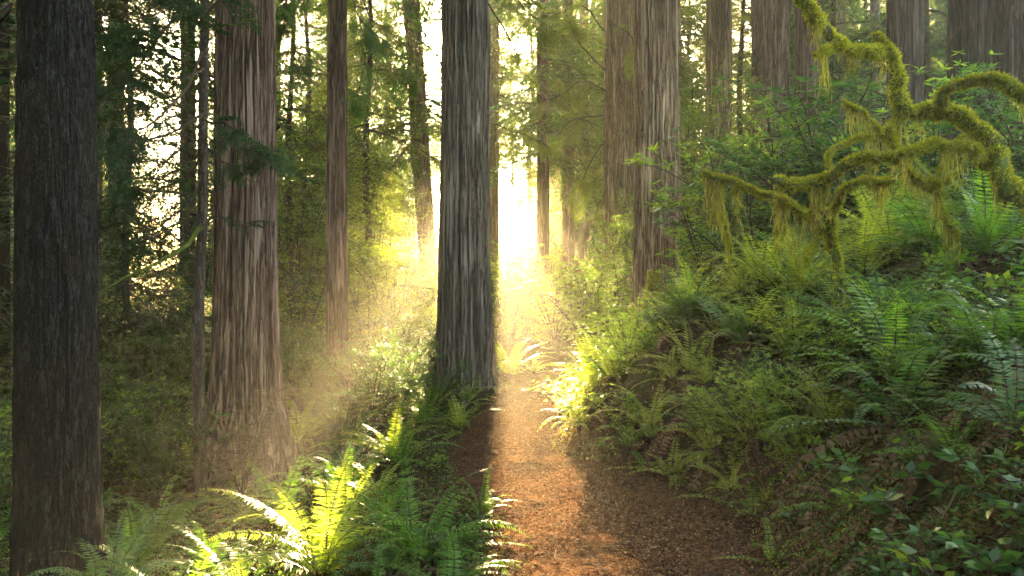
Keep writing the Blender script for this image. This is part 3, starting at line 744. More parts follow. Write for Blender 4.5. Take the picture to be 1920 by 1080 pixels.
# ------------------------------------------------------------------ leafy bushes
def bush_mesh(name, seed, h, spread, nst, leafmat, ll, lw, per=9, whorl=False, sub=9, barkm=None, droopy=.0, air=1.0):
    g = np.random.default_rng(seed); mb = MB(); P, D, N, L = [], [], [], []
    for s in range(nst):
        az = g.uniform(0, 6.28); hh = h * g.uniform(.55, 1.05); sp = spread * g.uniform(.2, 1)
        t = np.linspace(0, 1, 9)
        c = np.stack([np.cos(az) * sp * t ** 1.3, np.sin(az) * sp * t ** 1.3, hh * (t - .15 * t ** 3)], 1) + np.cumsum(g.normal(size=(9, 3)) * .03 * h / 2, 0) * t[:, None]
        tube(mb, c, np.linspace(.014, .004, 9) * (h / 1.6) ** .5, 4, 1)
        for b in range(sub):
            u = g.uniform(.2, 1); p0 = np.array([np.interp(u, t, c[:, a]) for a in range(3)])
            a2 = az + g.normal() * 1.5; l2 = h * g.uniform(.12, .34) * (1.15 - u * .5)
            d = np.array([math.cos(a2), math.sin(a2), g.uniform(-.2, .8)]); d /= np.linalg.norm(d)
            q = p0 + d * (np.linspace(0, 1, 5) * l2)[:, None]; q[:, 2] -= droopy * (np.linspace(0, 1, 5) * l2) ** 2 / max(l2, .01)
            q += g.normal(size=q.shape) * .02 * l2
            tube(mb, q, np.linspace(.005, .0015, 5), 3, 1)
            if whorl:
                for e in (2, 4) if l2 > .3 else (4,):
                    k = per; a = np.linspace(0, 6.28, k, endpoint=False) + g.uniform(0, 1)
                    P.append(np.repeat(q[e][None], k, 0)); D.append(np.stack([np.cos(a), np.sin(a), g.uniform(-.4, .8, k)], 1))
                    N.append(np.array([0, 0, 1]) + g.normal(size=(k, 3)) * .3); L.append(ll * g.uniform(.6, 1.15, k))
            else:
                k = per * 2
                uu = g.uniform(.1, 1, k); pp = np.stack([np.interp(uu * 4, np.arange(5), q[:, a]) for a in range(3)], 1)
                sd = np.cross(d, [0, 0, 1.0]); sgn = g.choice([-1, 1], k)[:, None]
                off = sd * sgn * g.uniform(0, .22 * l2 + .01, k)[:, None] * air
                P.append(pp + off + g.normal(size=(k, 3)) * .015 * h * .5); D.append(sd * sgn + d * .6 + g.normal(size=(k, 3)) * .3)
                N.append(np.array([0, 0, 1]) + g.normal(size=(k, 3)) * .45); L.append(ll * g.uniform(.6, 1.2, k))
    P = np.concatenate(P); L = np.concatenate(L)
    leaves(mb, P, np.concatenate(D), np.concatenate(N), L, L * lw * g.uniform(.8, 1.2, len(L)), 0, .08)
    return mb.mesh(name, [leafmat, M_TWIG])

B_RH = [bush_mesh('leafy_shrub', 1 + i, 1.9, 1.2, 13, M_BROADY, .12, .28, 8, True, 12) for i in range(2)]
B_RHD = [bush_mesh('leafy_shrub', 5 + i, 2.0, 1.3, 13, M_BROAD, .12, .34, 7, True, 13) for i in range(2)]
B_HU = [bush_mesh('small_leaved_shrub', 11 + i, 1.5, 1.0, 14, M_HUCK, .035, .6, 24, False, 16) for i in range(3)]
B_GO = [bush_mesh('golden_shrub', 21 + i, 2.6, 1.3, 12, M_GOLD, .05, .5, 22, False, 16, droopy=.5) for i in range(2)]
B_SA = [bush_mesh('low_broad_plant', 31 + i, .34, .3, 8, M_BROAD, .08, .5, 2, False, 4, air=.5) for i in range(3)]
B_SB = [bush_mesh('low_broad_plant', 41 + i, .34, .3, 7, M_BROADY, .075, .5, 2, False, 4, air=.5) for i in range(2)]

def place(me, px, d, s, label, cat, group=None, rz=0, dz=0, sz=None):
    x = wx(px, d)
    return tag(link(me.name.split('.')[0], me, None, loc=(x, d, g1(x, d) + dz), rot=(0, 0, rz), scale=(s, s, sz or s)), label, cat, group)

for i, (px, d, s) in enumerate([(1040, 19.6, 1.05), (1105, 18.5, 1.15), (1160, 17.8, 1.0), (1080, 21.5, 1.4)]):
    place(B_RH[i % 2], px, d, s, ['bright yellow green shrub nearest the trail bend', 'bright shrub in the middle of the back-lit clump at the bend', 'bright shrub touching the bank redwood on its left', 'rearmost tall shrub of the back-lit clump'][i], 'shrub', None, i)
for i, (px, d, s) in enumerate([(1330, 14, 1.2), (1410, 12.5, 1.35), (1380, 17, 1.2), (1455, 13.5, 1.75), (1560, 12.5, 1.7), (1640, 12, 1.6), (1760, 10.5, 1.1), (1850, 10, .9), (1930, 9, .9), (1300, 20, 1.2), (1700, 15, 1.3), (1510, 15, 1.6)]):
    place((B_RHD if i % 3 else B_RH)[i % 2], px, d, s, 'leafy shrub among the undergrowth behind the mossy boughs', 'shrub', 'shrubs behind the mossy boughs', i * 1.3)
for i, (px, d, s, l) in enumerate([(215, 9.2, .6, 'bright green shrub low between the dark fir and the broad redwood'), (310, 10.2, .7, 'vivid leafy shrub left of the sapling foot'), (15, 7.6, .75, 'bright leafy shrub at the left frame edge'), (270, 12.5, .9, 'leafy shrub deep in the shade left of the sapling'), (590, 17, .9, 'pale leafy shrub behind the slim reddish trunk')]):
    place((B_RH if i != 3 else B_RHD)[i % 2], px, d, s, l, 'shrub', None, i)
B_TR = [bush_mesh('leafy_tree', 81 + i, 7.5, 1.9, 9, m, .11, .42, 22, False, 34, droopy=.35) for i, m in enumerate((M_BROADY, M_GOLD))]
for i, (px, d, s, l) in enumerate([(560, 19, 1.0, 'airy leafy tree filling the gap right of the broad redwood'), (685, 20.5, .8, 'sunlit golden leafy tree right of the slim reddish trunk'), (590, 27, 1.2, 'taller leafy tree far behind the slim reddish trunk'), (725, 30, 1.0, 'golden leafy tree left of the leaning trunk'),
                                (1150, 22, .55, 'yellow green leafy tree between the slim hazy trunks and the bank redwood'), (1300, 21, .9, 'leafy tree filling the gap right of the bank redwood')]):
    place(B_TR[i % 2], px, d, s, l, 'tree', None, i)
for i, (px, d, top, k) in enumerate([(935, 27, 3.0, 0), (985, 29, 3.5, 1), (1035, 28, 3.2, 0), (905, 31, 3.6, 1), (960, 33, 3.9, 0), (1010, 34, 4.1, 1), (1060, 32, 3.8, 0), (870, 29, 3.2, 0), (945, 23, 2.3, 1), (985, 24, 2.5, 0), (1022, 24.5, 2.5, 1), (1050, 25, 2.6, 0), (965, 25.5, 2.7, 0)]):
    z = g1(wx(px, d), d)
    place((B_GO + B_RH)[k * 2 + i % 2], px, d, (top - z) / (2.5 if k == 0 else 1.9), 'tall back-lit shrub closing the bright gap beyond the trail bend', 'shrub', 'shrubs beyond the trail bend', i)
for i, (px, d, s) in enumerate([(700, 11, 1.0), (760, 12, .65), (660, 12.5, .9), (600, 13, .9), (725, 14.5, 1.1), (780, 16, 1.1), (240, 9.5, 1.1), (300, 11, 1.2), (200, 12, 1.3), (340, 12.5, 1.2), (260, 14, 1.5), (60, 9, 1.2), (0, 7.2, 1.1),
                                (640, 9.6, .6), (820, 11.4, .55), (560, 14, 1.2), (20, 12, 1.5), (560, 18, 1.4), (840, 19, 1.1), (310, 8.6, .8)]):
    place(B_HU[i % 3], px, d, s, 'small leaved shrub in the undergrowth left of the trail', 'shrub', 'small leaved shrubs left of the trail', i * 1.9)
for i, (px, d, s) in enumerate([(690, 17, 1.1), (740, 19, 1.2), (665, 20, 1.2), (780, 22, 1.2), (960, 22, .8), (600, 22, 1.2), (250, 16, 1.2), (985, 26, .9), (560, 16, .7), (205, 15, 1.3)]):
    place(B_GO[i % 2], px, d, s, 'golden back-lit shrub with hanging sprays, among the far undergrowth', 'shrub', 'golden shrubs in the far undergrowth', i * 2.3)
g = np.random.default_rng(37); n = 0
while n < 36:
    y = 5 + 8 * g.random() ** 1.2; x = g.uniform(0, .5) * y
    h, dd = G(np.array([x]), np.array([y]), True); sd = path_sd(np.array([x]), np.array([y]))[0][0]
    if sd < 0 or not (.08 if y < 8.5 else .5) < dd[0] < 1.6: continue
    s = g.uniform(.22, .42); n += 1
    tag(link('small_leaved_shrub' if n % 3 == 0 else 'leafy_shrub', B_HU[n % 3] if n % 3 == 0 else B_RH[n % 2], None, loc=(x, y, float(h[0]) - .03), rot=(0, -.3, g.uniform(0, 6)), scale=(s, s, s)),
        ('low small leaved bush on the bank, ' if n % 3 == 0 else 'low bright bush on the bank, '), 'shrub', 'low bushes on the face of the bank')
g = np.random.default_rng(31); n = 0
while n < 90:
    y = 2.9 + 6 * g.random() ** 1.3; x = g.uniform(-.1, .75) * y
    h, dd = G(np.array([x]), np.array([y]), True)
    if dd[0] < .12: continue
    b = g.random() < .3; s = g.uniform(.5, 1.1)
    me = B_SB[n % 2] if b else B_SA[n % 3]
    rt = x > .5
    tag(link('low_broad_plant', me, None, loc=(x, y, float(h[0]) - .02), rot=(0, 0, g.uniform(0, 6)), scale=(s, s, s)),
        ('bright' if b else 'dark') + ' broad leaved seedling low on the ' + ('right bank' if rt else 'left trail verge'), 'plant', 'broad leaved seedlings on the ' + ('right bank' if rt else 'left trail verge'))
    n += 1

# ------------------------------------------------------------------ ground cover, litter and trail chips (uncountable)
def scatter(name, label, mat, n, size, wid, rng_y, cond, zr, tilt, seed, powr=1.6, xr=.74):
    g = np.random.default_rng(seed)
    a, b = rng_y; y = a + (b - a) * g.random(n) ** powr; x = g.uniform(-xr, xr, n) * y
    h, d = G(x, y, True); k = cond(x, y, d); x, y, h = x[k], y[k], h[k]; m = len(x)
    az = g.uniform(0, 6.28, m)
    D = np.stack([np.cos(az), np.sin(az), g.normal(size=m) * tilt], 1); N = np.array([0, 0, 1.]) + g.normal(size=(m, 3)) * tilt
    L = g.uniform(*size, m); mb = MB()
    leaves(mb, np.stack([x, y, h + g.uniform(*zr, m)], 1), D, N, L, L * wid * g.uniform(.6, 1.4, m), 0, .1, .5)
    tag(link(name, mb.mesh(name, mat)), label, None, None, 'stuff')
scatter('wood_chips', 'reddish bark chips and needles covering the trail', M_CHIP, 230000, (.007, .028), .35, (3.2, 19), lambda x, y, d: (d < .1) & (fbm(x * 2.6, y * 1.3, 0, 61, 4) > -.16 - .5 * sstep(-.35, 0, d)), (.0, .014), .6, 1, 1.7, .5)
scatter('forest_litter', 'brown leaf litter under the ferns', M_LITT, 170000, (.015, .06), .35, (3.2, 24), lambda x, y, d: d > -.08, (-.02, .04), .6, 2, 1.5)
gcl = lambda x, y, d: (d > -.02) & (fbm(x * 1.6, y * 1.6, 0, 33, 3) > -.25) & ((d > .1) | (x < .4))
scatter('ground_cover', 'low green leaves carpeting the ground between the ferns', M_GC, 190000, (.012, .036), .75, (2.2, 26), gcl, (0, .14), .5, 3, 1.4)
def twig_litter():
    mb = MB(); g = np.random.default_rng(63); n = 0
    while n < 520:
        y = 3.4 + 9 * g.random() ** 1.5; x = g.uniform(-.3, .55) * y
        h, d = G(np.array([x]), np.array([y]), True)
        if d[0] > .5 or (d[0] < -.3 and g.random() < .6): continue
        a = g.uniform(0, 6.28); L = g.uniform(.04, .22); t = np.linspace(-.5, .5, 5)
        px_ = x + t * L * math.cos(a); py_ = y + t * L * math.sin(a)
        z = G(px_, py_) + .012 + g.uniform(0, .012, 5)
        tube(mb, np.stack([px_ + g.normal(size=5) * .006, py_ + g.normal(size=5) * .006, z], 1), np.linspace(.0035, .0012, 5) * g.uniform(.7, 1.6), 4); n += 1
    tag(link('fallen_twigs', mb.mesh('fallen_twigs', M_TWIG)), 'small dry twigs strewn along the trail', None, None, 'stuff')
twig_litter()
def frond_litter():
    mb = MB(); g = np.random.default_rng(51); n = 0
    tm = []
    for k in range(5):
        q = MB(); frond(q, 700 + k, .75, 18, 14 - 6 * k, -25, .085, 1, .25 - .12 * k, droop=.45); tm.append(q.data())
    while n < 420:
        y = 3.6 + 12 * g.random() ** 1.5; x = g.uniform(-.5, .7) * y
        h, d = G(np.array([x]), np.array([y]), True)
        if d[0] < .1 or (x < 0 and g.random() < .6): continue
        e = .05; hx = (g1(x + e, y) - h[0]) / e; hy = (g1(x, y + e) - h[0]) / e
        az = math.atan2(-hy, -hx) + g.normal() * .9
        sl = -(hx * math.cos(az) + hy * math.sin(az))
        v, f, m = tm[g.integers(5)]
        M = Matrix.Translation((x, y, h[0] + .05)) @ Matrix.Rotation(az, 4, 'Z') @ Matrix.Rotation(math.atan(sl) * .9, 4, 'Y') @ Matrix.Rotation(g.normal() * .5, 4, 'X') @ Matrix.Scale(g.uniform(.6, 1.1), 4)
        mb.add(xform(v, M), f, 0); n += 1
    tag(link('dead_fronds', mb.mesh('dead_fronds', M_DEAD)), 'withered brown fronds lying all over the bank', None, None, 'stuff')
frond_litter()
scatter('bank_moss', 'short moss on the raw edge of the bank beside the trail', M_MOSS, 60000, (.008, .02), .5, (4, 12), lambda x, y, d: (d > -.05) & (d < .35) & (x > .2) & (fbm(x * 2.2, y * 2.2, 0, 8, 3) > .1), (-.005, .03), 1.0, 4, 1.2, .5)

# ------------------------------------------------------------------ mossy maples
def mossy(parent, name, pts, rads, dens=1.0, hang=1.0, seed=0, hlen=.22):
    """bough with a rough mossy skin, upright tufts and hanging strands; pts in world space"""
    g = np.random.default_rng(seed)
    C = cat_rom(pts, 10); t = np.linspace(0, len(pts) - 1, len(C)); rr = np.interp(t, np.arange(len(pts)), rads)
    C = C + np.stack([fbm(t * 1.7, 0 * t, a, seed, 2) for a in (0, 5, 9)], 1) * .03
    off = np.array(parent.location)
    rr = rr * .8 * (1 + .35 * vnoise(t * 2.3, 0 * t, 7.7, seed))
    mb = MB(); tube(mb, C - off, rr * .9, 14, 0, .5, seed)
    b = link(name, mb.mesh(name, M_STUMP, True), parent)
    seg = np.linalg.norm(np.diff(C, axis=0), axis=1); S = np.concatenate([[0], np.cumsum(seg)]); Lt = S[-1]
    T = norm(np.gradient(C, axis=0))
    def samp(n):
        u = g.uniform(0, Lt, n); P = np.stack([np.interp(u, S, C[:, a]) for a in range(3)], 1)
        TT = norm(np.stack([np.interp(u, S, T[:, a]) for a in range(3)], 1)); return P, TT, np.interp(u, S, rr), u
    n = int(Lt * 6500 * dens); P, TT, r, u = samp(n)
    q = g.normal(size=(n, 3)); q -= TT * (q * TT).sum(1)[:, None]; q = norm(q)
    kk = vnoise((P + q * r[:, None])[:, 0] * 9, P[:, 1] * 9 + q[:, 1], (P + q * r[:, None])[:, 2] * 9, seed) + q[:, 2] * .35 > -.45
    P, TT, r, u, q = P[kk], TT[kk], r[kk], u[kk], q[kk]; n = len(P)
    mt = MB(); D = q + g.normal(size=(n, 3)) * .5 + np.array([0, 0, .1]) - np.array([0, 0, 1.]) * (q[:, 2:3] < 0) * .5
    L = g.uniform(.012, .04, n)
    leaves(mt, P + q * (r * g.uniform(.7, 1.1, n))[:, None] - off, D, g.normal(size=(n, 3)), L, L * .28, 0)
    link('moss', mt.mesh('moss', M_MOSS), b)
    n = int(Lt * 260 * hang * dens)
    if n > 3:
        P, TT, r, u = samp(n)
        cl = np.clip(vnoise(u * 9, 0 * u, seed * 3.1, 4) * 2.2 + .25, 0.04, 1.5)
        Lh = hlen * cl * g.uniform(.15, 1, n) ** 1.3
        ms = MB(); side = g.normal(size=(n, 3)); side -= TT * (side * TT).sum(1)[:, None]; side[:, 2] = -np.abs(side[:, 2]); side = norm(side)
        p = P + side * r[:, None] * .9 - off
        for k in range(3):
            ns_ = g.uniform(.9, 1.1, n) * Lh / 3
            d = np.array([0, 0, -1.]) + g.normal(size=(n, 3)) * .18
            leaves(ms, p, d, g.normal(size=(n, 3)), ns_ * 1.15, np.clip(Lh * .06, .004, .012) * (1 - k * .2), 0)
            p = p + norm(d) * ns_[:, None]
        # small side wisps on the strands
        w = np.repeat(np.arange(n), 5); fr = g.random(len(w))
        pw = (P + side * r[:, None] * .9 - off)[w] + np.array([0, 0, -1.]) * (Lh[w] * fr)[:, None] + g.normal(size=(len(w), 3)) * .006
        leaves(ms, pw, g.normal(size=(len(w), 3)) + np.array([0, 0, -.8]), g.normal(size=(len(w), 3)), .016, .0035, 0)
        link('hanging_moss', ms.mesh('hanging_moss', M_LICH), b)
    return b

def A(l): return [at(*p) for p in l]
x0 = wx(2010, 6.0)
m1 = link('mossy_maple', None, loc=(x0, 6.0, g1(x0, 6.0)))
tag(m1, 'gnarled moss covered maple leaning in from the right edge over the bank', 'tree')
mossy(m1, 'trunk', [(x0, 6.0, g1(x0, 6.0) - .1)] + A([(1985, 430, 6.0), (1925, 375, 6.0), (1880, 340, 6.1), (1862, 290, 6.2), (1835, 245, 6.3), (1795, 215, 6.4), (1770, 212, 6.45)]), [.15, .13, .11, .10, .09, .08, .068, .065], 1.3, .9, 1)
mossy(m1, 'bough', A([(1772, 213, 6.45), (1735, 208, 6.5), (1695, 205, 6.5), (1684, 170, 6.5), (1682, 125, 6.5), (1668, 98, 6.5), (1622, 90, 6.4), (1572, 84, 6.3), (1548, 60, 6.2), (1522, 28, 6.1), (1497, -10, 6.0)]),
      [.07, .06, .065, .06, .055, .055, .05, .05, .055, .045, .035], 1.2, 1.2, 2, .2)
mossy(m1, 'bough', A([(1572, 86, 6.3), (1548, 94, 6.2), (1526, 104, 6.15)]), [.04, .03, .02], 1, 2.0, 3, .28)
mossy(m1, 'bough', A([(1668, 98, 6.5), (1652, 76, 6.5), (1640, 64, 6.5)]), [.04, .035, .03], 1, .3, 4, .1)
mossy(m1, 'bough', A([(1768, 215, 6.45), (1768, 185, 6.3), (1790, 160, 6.2), (1825, 148, 6.1), (1862, 146, 6.0), (1895, 165, 5.9), (1925, 185, 5.85), (1960, 190, 5.8)]), [.05, .045, .04, .04, .045, .055, .06, .05], 1.2, 1.3, 5, .2)
mossy(m1, 'bough', A([(1850, 300, 6.2), (1815, 280, 6.0), (1770, 272, 5.9), (1730, 277, 5.85), (1695, 287, 5.8)]), [.045, .035, .03, .03, .028], 1.2, 1.3, 6, .24)
mossy(m1, 'bough', A([(1695, 206, 6.5), (1675, 235, 6.45), (1665, 250, 6.4), (1680, 285, 6.35), (1705, 325, 6.3), (1745, 350, 6.3), (1762, 395, 6.4), (1795, 440, 6.5)]), [.035, .03, .04, .035, .03, .028, .026, .03], 1, 1.4, 7, .26)
mossy(m1, 'bough', A([(1725, 345, 6.3), (1755, 345, 6.3), (1785, 330, 6.3)]), [.025, .02, .012], 1, 1.2, 8, .2)
x2 = wx(1592, 6.9)
m2 = link('mossy_maple', None, loc=(x2, 6.9, g1(x2, 6.9)))
tag(m2, 'thin mossy maple stem rising from the ferns with long arched boughs', 'tree')
mossy(m2, 'trunk', [(x2, 6.9, g1(x2, 6.9) - .05)] + A([(1604, 660, 6.9), (1582, 600, 6.9), (1572, 520, 6.9), (1556, 460, 6.9), (1533, 420, 6.9)]), [.045, .045, .05, .05, .045, .04], 1.2, .5, 9, .14)
mossy(m2, 'bough', A([(1533, 420, 6.9), (1525, 390, 6.8), (1532, 360, 6.6), (1545, 338, 6.4), (1585, 308, 6.2), (1630, 298, 6.1), (1672, 300, 6.0), (1690, 290, 6.0)]), [.035, .035, .035, .045, .05, .045, .04, .03], 1.2, 1.5, 10, .24)
mossy(m2, 'bough', A([(1548, 338, 6.4), (1510, 345, 6.35), (1480, 345, 6.3), (1452, 343, 6.3)]), [.045, .045, .05, .03], 1.2, 1.5, 11, .2)
mossy(m2, 'bough', A([(1533, 422, 6.9), (1500, 395, 7.2), (1465, 372, 7.5), (1425, 360, 7.8), (1385, 345, 8.0), (1345, 335, 8.2), (1318, 320, 8.3)]), [.035, .03, .03, .03, .03, .04, .02], 1, 2.2, 12, .42)
mossy(m2, 'bough', A([(1556, 455, 6.9), (1562, 410, 6.8), (1575, 370, 6.7), (1600, 345, 6.6), (1640, 338, 6.6), (1672, 340, 6.6)]), [.035, .035, .03, .025, .022, .015], 1, 1.6, 13, .24)
mossy(m2, 'bough', A([(1345, 335, 8.2), (1352, 380, 8.3), (1362, 430, 8.3), (1372, 480, 8.4)]), [.035, .03, .025, .03], 1, 1.6, 14, .3)
mossy(m2, 'twig', A([(1525, 455, 6.9), (1512, 490, 6.7), (1495, 522, 6.6)]), [.01, .008, .006], 1, .6, 15, .1)
x3 = wx(1800, 8.2)
m3 = link('mossy_maple', None, loc=(x3, 8.2, g1(x3, 8.2)))
tag(m3, 'farther mossy maple whose thin boughs hang with long moss behind the gnarled one', 'tree')
mossy(m3, 'trunk', [(x3, 8.2, g1(x3, 8.2) - .1)] + A([(1790, 420, 8.2), (1755, 350, 8.2), (1700, 290, 8.2), (1655, 255, 8.2), (1615, 212, 8.2), (1580, 190, 8.2)]), [.05, .045, .035, .035, .03, .025, .015], 1, 2.0, 16, .4)
mossy(m3, 'bough', A([(1650, 252, 8.2), (1610, 258, 8.2), (1580, 272, 8.2), (1555, 285, 8.2), (1552, 310, 8.2)]), [.025, .025, .02, .02, .01], 1, 2.2, 17, .32)
mossy(m3, 'bough', A([(1755, 350, 8.2), (1775, 300, 8.2), (1800, 262, 8.1), (1850, 250, 8)]), [.03, .02, .02, .01], 1, 2.4, 18, .36)

# the mossy stumps at the foot of the bank redwood
for i, (px, d, h, r) in enumerate([(1217, 15.4, 1.15, .16), (1262, 15.0, .6, .07)]):
    x = wx(px, d)
    e = link('mossy_stump', None, loc=(x, d, g1(x, d)))
    tag(e, ['tall rotten mossy stump leaning on the bank redwood', 'short crooked mossy stub right of the tall stump'][i], 'stump')
    link('stump', trunk_mesh('stump', r, r * .55, h, M_STUMP, 60, .05, h, .02, 8, .5, .2, (.08 - .16 * i, 0), 5 + i), e)
    mt = MB(); n = 5000; gg = np.random.default_rng(i); a = gg.uniform(0, 6.28, n); z = h * gg.random(n) ** .6
    q = np.stack([np.cos(a), np.sin(a), gg.normal(size=n) * .4], 1)
    leaves(mt, q * [r * 1.02, r * 1.02, 0] * (1 - .4 * z / h)[:, None] + np.stack([(.08 - .16 * i) * z, 0 * z, z], 1), q + gg.normal(size=(n, 3)) * .4, gg.normal(size=(n, 3)), .04, .012)
    link('moss', mt.mesh('moss', M_MOSS), e)

# ------------------------------------------------------------------ sapling with long bare boughs, upper left
def bough(parent, pts, r0, r1, mat=None, needles=None, dens=6, size=.35, seed=0, name='bough', start=.3):
    g = np.random.default_rng(seed); off = np.array(parent.location)
    C = cat_rom(pts, 6); n = len(C); t = np.linspace(0, 1, n)
    C = C + np.stack([fbm(t * 6, 0 * t, a, seed, 2) for a in (0, 5, 9)], 1) * .035
    mb = MB(); tube(mb, C - off, r0 + (r1 - r0) * t, 6, 1, .3, seed)
    if needles is not None:
        T = norm(np.gradient(C, axis=0)); L = np.linalg.norm(np.diff(C, axis=0), axis=1).sum()
        for k in range(int(dens * L)):
            u = g.uniform(start, 1); i = int(u * (n - 1)); d = T[i] + g.normal(size=3) * .75; d[2] -= .3
            az = math.atan2(d[1], d[0]); el = math.atan2(d[2], math.hypot(d[0], d[1]))
            (sv, sf), (lv, lf) = T_BOUGH[g.integers(4)]
            M = Matrix.Translation(C[i] - off) @ Matrix.Rotation(az, 4, 'Z') @ Matrix.Rotation(-el, 4, 'Y') @ Matrix.Rotation(g.normal() * .4, 4, 'X') @ Matrix.Scale(size * g.uniform(.5, 1.2), 4)
            mb.add(xform(sv, M), sf, 1); mb.add(xform(lv, M), lf, 0)
    return link(name, mb.mesh(name, [needles or M_NEEDD, mat or M_TWIG]), parent)

def sapling(px, d, label, line, rads, boughs, needle):
    x = wx(px, d); e = link('sapling', None, loc=(x, d, g1(x, d))); tag(e, label, 'tree')
    pts = [(x, d, g1(x, d) - .1)] + [at(a, b, d) for a, b in line]
    C = cat_rom(pts, 8); mb = MB(); tube(mb, C - np.array(e.location), np.interp(np.linspace(0, 1, len(C)), [0, 1], rads), 12, 0, .3, 3)
    link('trunk', mb.mesh('trunk', M_THIN, True), e)
    for i, (p, r0, dens, size, mat) in enumerate(boughs):
        bough(e, A(p), r0 * 1.3, .004, mat, needle, dens * 1.3, size * 1.25, 60 + i + int(px))
    return e
BH = [([(378, 430, 8.4), (340, 465, 8.1), (290, 492, 7.8), (235, 520, 7.5), (170, 560, 7.2)], .022, 1.0, .25, M_STUMP),
      ([(379, 215, 8.4), (300, 255, 8.1), (240, 262, 7.8), (165, 300, 7.5)], .014, 5, .4, None),
      ([(381, 130, 8.4), (330, 150, 8.2), (260, 118, 8.0), (215, 122, 7.9)], .012, 6, .4, None),
      ([(383, 55, 8.4), (340, 30, 8.1), (300, 70, 7.9), (235, 160, 7.6), (190, 190, 7.5)], .013, 6, .4, None),
      ([(379, 90, 8.4), (330, 180, 8.1), (270, 240, 7.8), (230, 225, 7.6), (165, 232, 7.3)], .012, 6, .4, None),
      ([(379, 330, 8.4), (345, 380, 8.0), (300, 420, 7.9), (255, 470, 7.8)], .010, 3, .3, None),
      ([(384, 52, 8.4), (420, 48, 8.2), (455, 42, 8.1), (492, 34, 8.0)], .010, 0, .3, M_STUMP),
      ([(380, 225, 8.4), (420, 232, 8.2), (465, 262, 8.1), (500, 285, 8.0)], .010, 12, .32, None),
      ([(380, 235, 8.4), (400, 290, 8.2), (440, 315, 8.1), (470, 340, 8.0)], .008, 6, .25, None),
      ([(378, 420, 8.4), (410, 410, 8.3), (450, 420, 8.2), (480, 418, 8.2)], .007, 6, .22, None),
      ([(380, 15, 8.4), (350, -20, 8.2), (310, 20, 8.0), (250, 60, 7.8)], .012, 8, .45, None),
      ([(382, 30, 8.4), (420, -10, 8.2), (460, -40, 8.0)], .01, 6, .4, None),
      ([(376, 300, 8.4), (330, 340, 8.5), (270, 350, 8.6), (210, 360, 8.7)], .01, 6, .4, None)]
sapling(376, 8.6, 'thin bark sapling with long bare boughs, close left of the broad redwood', [(374, 800), (372, 600), (379, 400), (381, 200), (384, 0), (386, -200)], (.07, .04), BH, M_NEEDD)
B2 = [([(668, -30, 11), (690, 30, 10.8), (688, 100, 10.7), (672, 165, 10.6), (660, 200, 10.6)], .010, 5, .4, None),
      ([(640, -60, 11), (668, 20, 10.9), (700, 60, 10.6), (750, 110, 10.2), (768, 160, 10.1)], .009, 6, .4, None),
      ([(612, 300, 12), (606, 380, 11.8), (590, 430, 11.6), (588, 500, 11.6)], .012, 1.5, .3, None),
      ([(600, -60, 11), (560, 20, 10.8), (540, 70, 10.7), (590, 160, 10.6)], .009, 8, .4, None),
      ([(590, -40, 11), (530, 10, 10.6), (505, 60, 10.4)], .009, 9, .45, None)]
e = None
for o in list(scene.objects):
    if o.get('label', '').startswith('slim reddish'): e = o
for i, (p, r0, dens, size, mat) in enumerate(B2): bough(e, A(p), r0, .003, mat, M_NEED, dens, size, 300 + i)
for o in list(scene.objects):
    if o.get('label', '').startswith('grey furrowed'): e = o
B3 = [([(915, 10, 12.9), (950, 60, 12.4), (965, 90, 12.2), (972, 125, 12.1), (980, 145, 12.1)], .014, 3, .3, None),
      ([(905, -60, 12.9), (960, -10, 12.0), (1010, 40, 11.6), (1055, 68, 11.3)], .014, 7, .4, None),
      ([(918, 230, 13), (960, 245, 12.6), (1010, 262, 12.4), (1040, 280, 12.3)], .008, 10, .35, None),
      ([(918, 320, 13), (960, 345, 12.8), (985, 380, 12.7)], .006, 8, .3, None)]
for i, (p, r0, dens, size, mat) in enumerate(B3): bough(e, A(p), r0, .003, mat, M_NEEDY, dens, size, 340 + i)
for o in list(scene.objects):
    if o.get('label', '').startswith('pale redwood'): e = o
B4 = [([(1135, 60, 25.5), (1090, 10, 24.5), (1040, 30, 24)], .03, 3, .9, None), ([(1135, 130, 25.5), (1085, 80, 24.5), (1060, 20, 24)], .03, 3, .9, None),
      ([(1135, 170, 25.5), (1090, 150, 24.5), (1050, 180, 24), (1010, 190, 24)], .03, 3, .8, None), ([(1140, 260, 25.5), (1110, 300, 24.5), (1080, 370, 24)], .025, 3, .8, None),
      ([(1135, 215, 25.5), (1075, 225, 24.5), (1040, 260, 24)], .025, 3, .8, None), ([(1140, 40, 25.5), (1185, 70, 24.5), (1190, 120, 24)], .03, 3, .9, None)]
for i, (p, r0, dens, size, mat) in enumerate(B4): bough(e, A(p), r0, .006, mat, M_NEEDY, dens, size, 360 + i)

# dry brush against the broad redwood's foot
bm_ = bush_mesh('dry_brush', 71, 1.25, .6, 14, M_DEAD, .03, .25, 10, False, 16)
place(bm_, 455, 8.3, 1.0, 'dry bare twig brush against the foot of the broad redwood', 'shrub', None, 0)

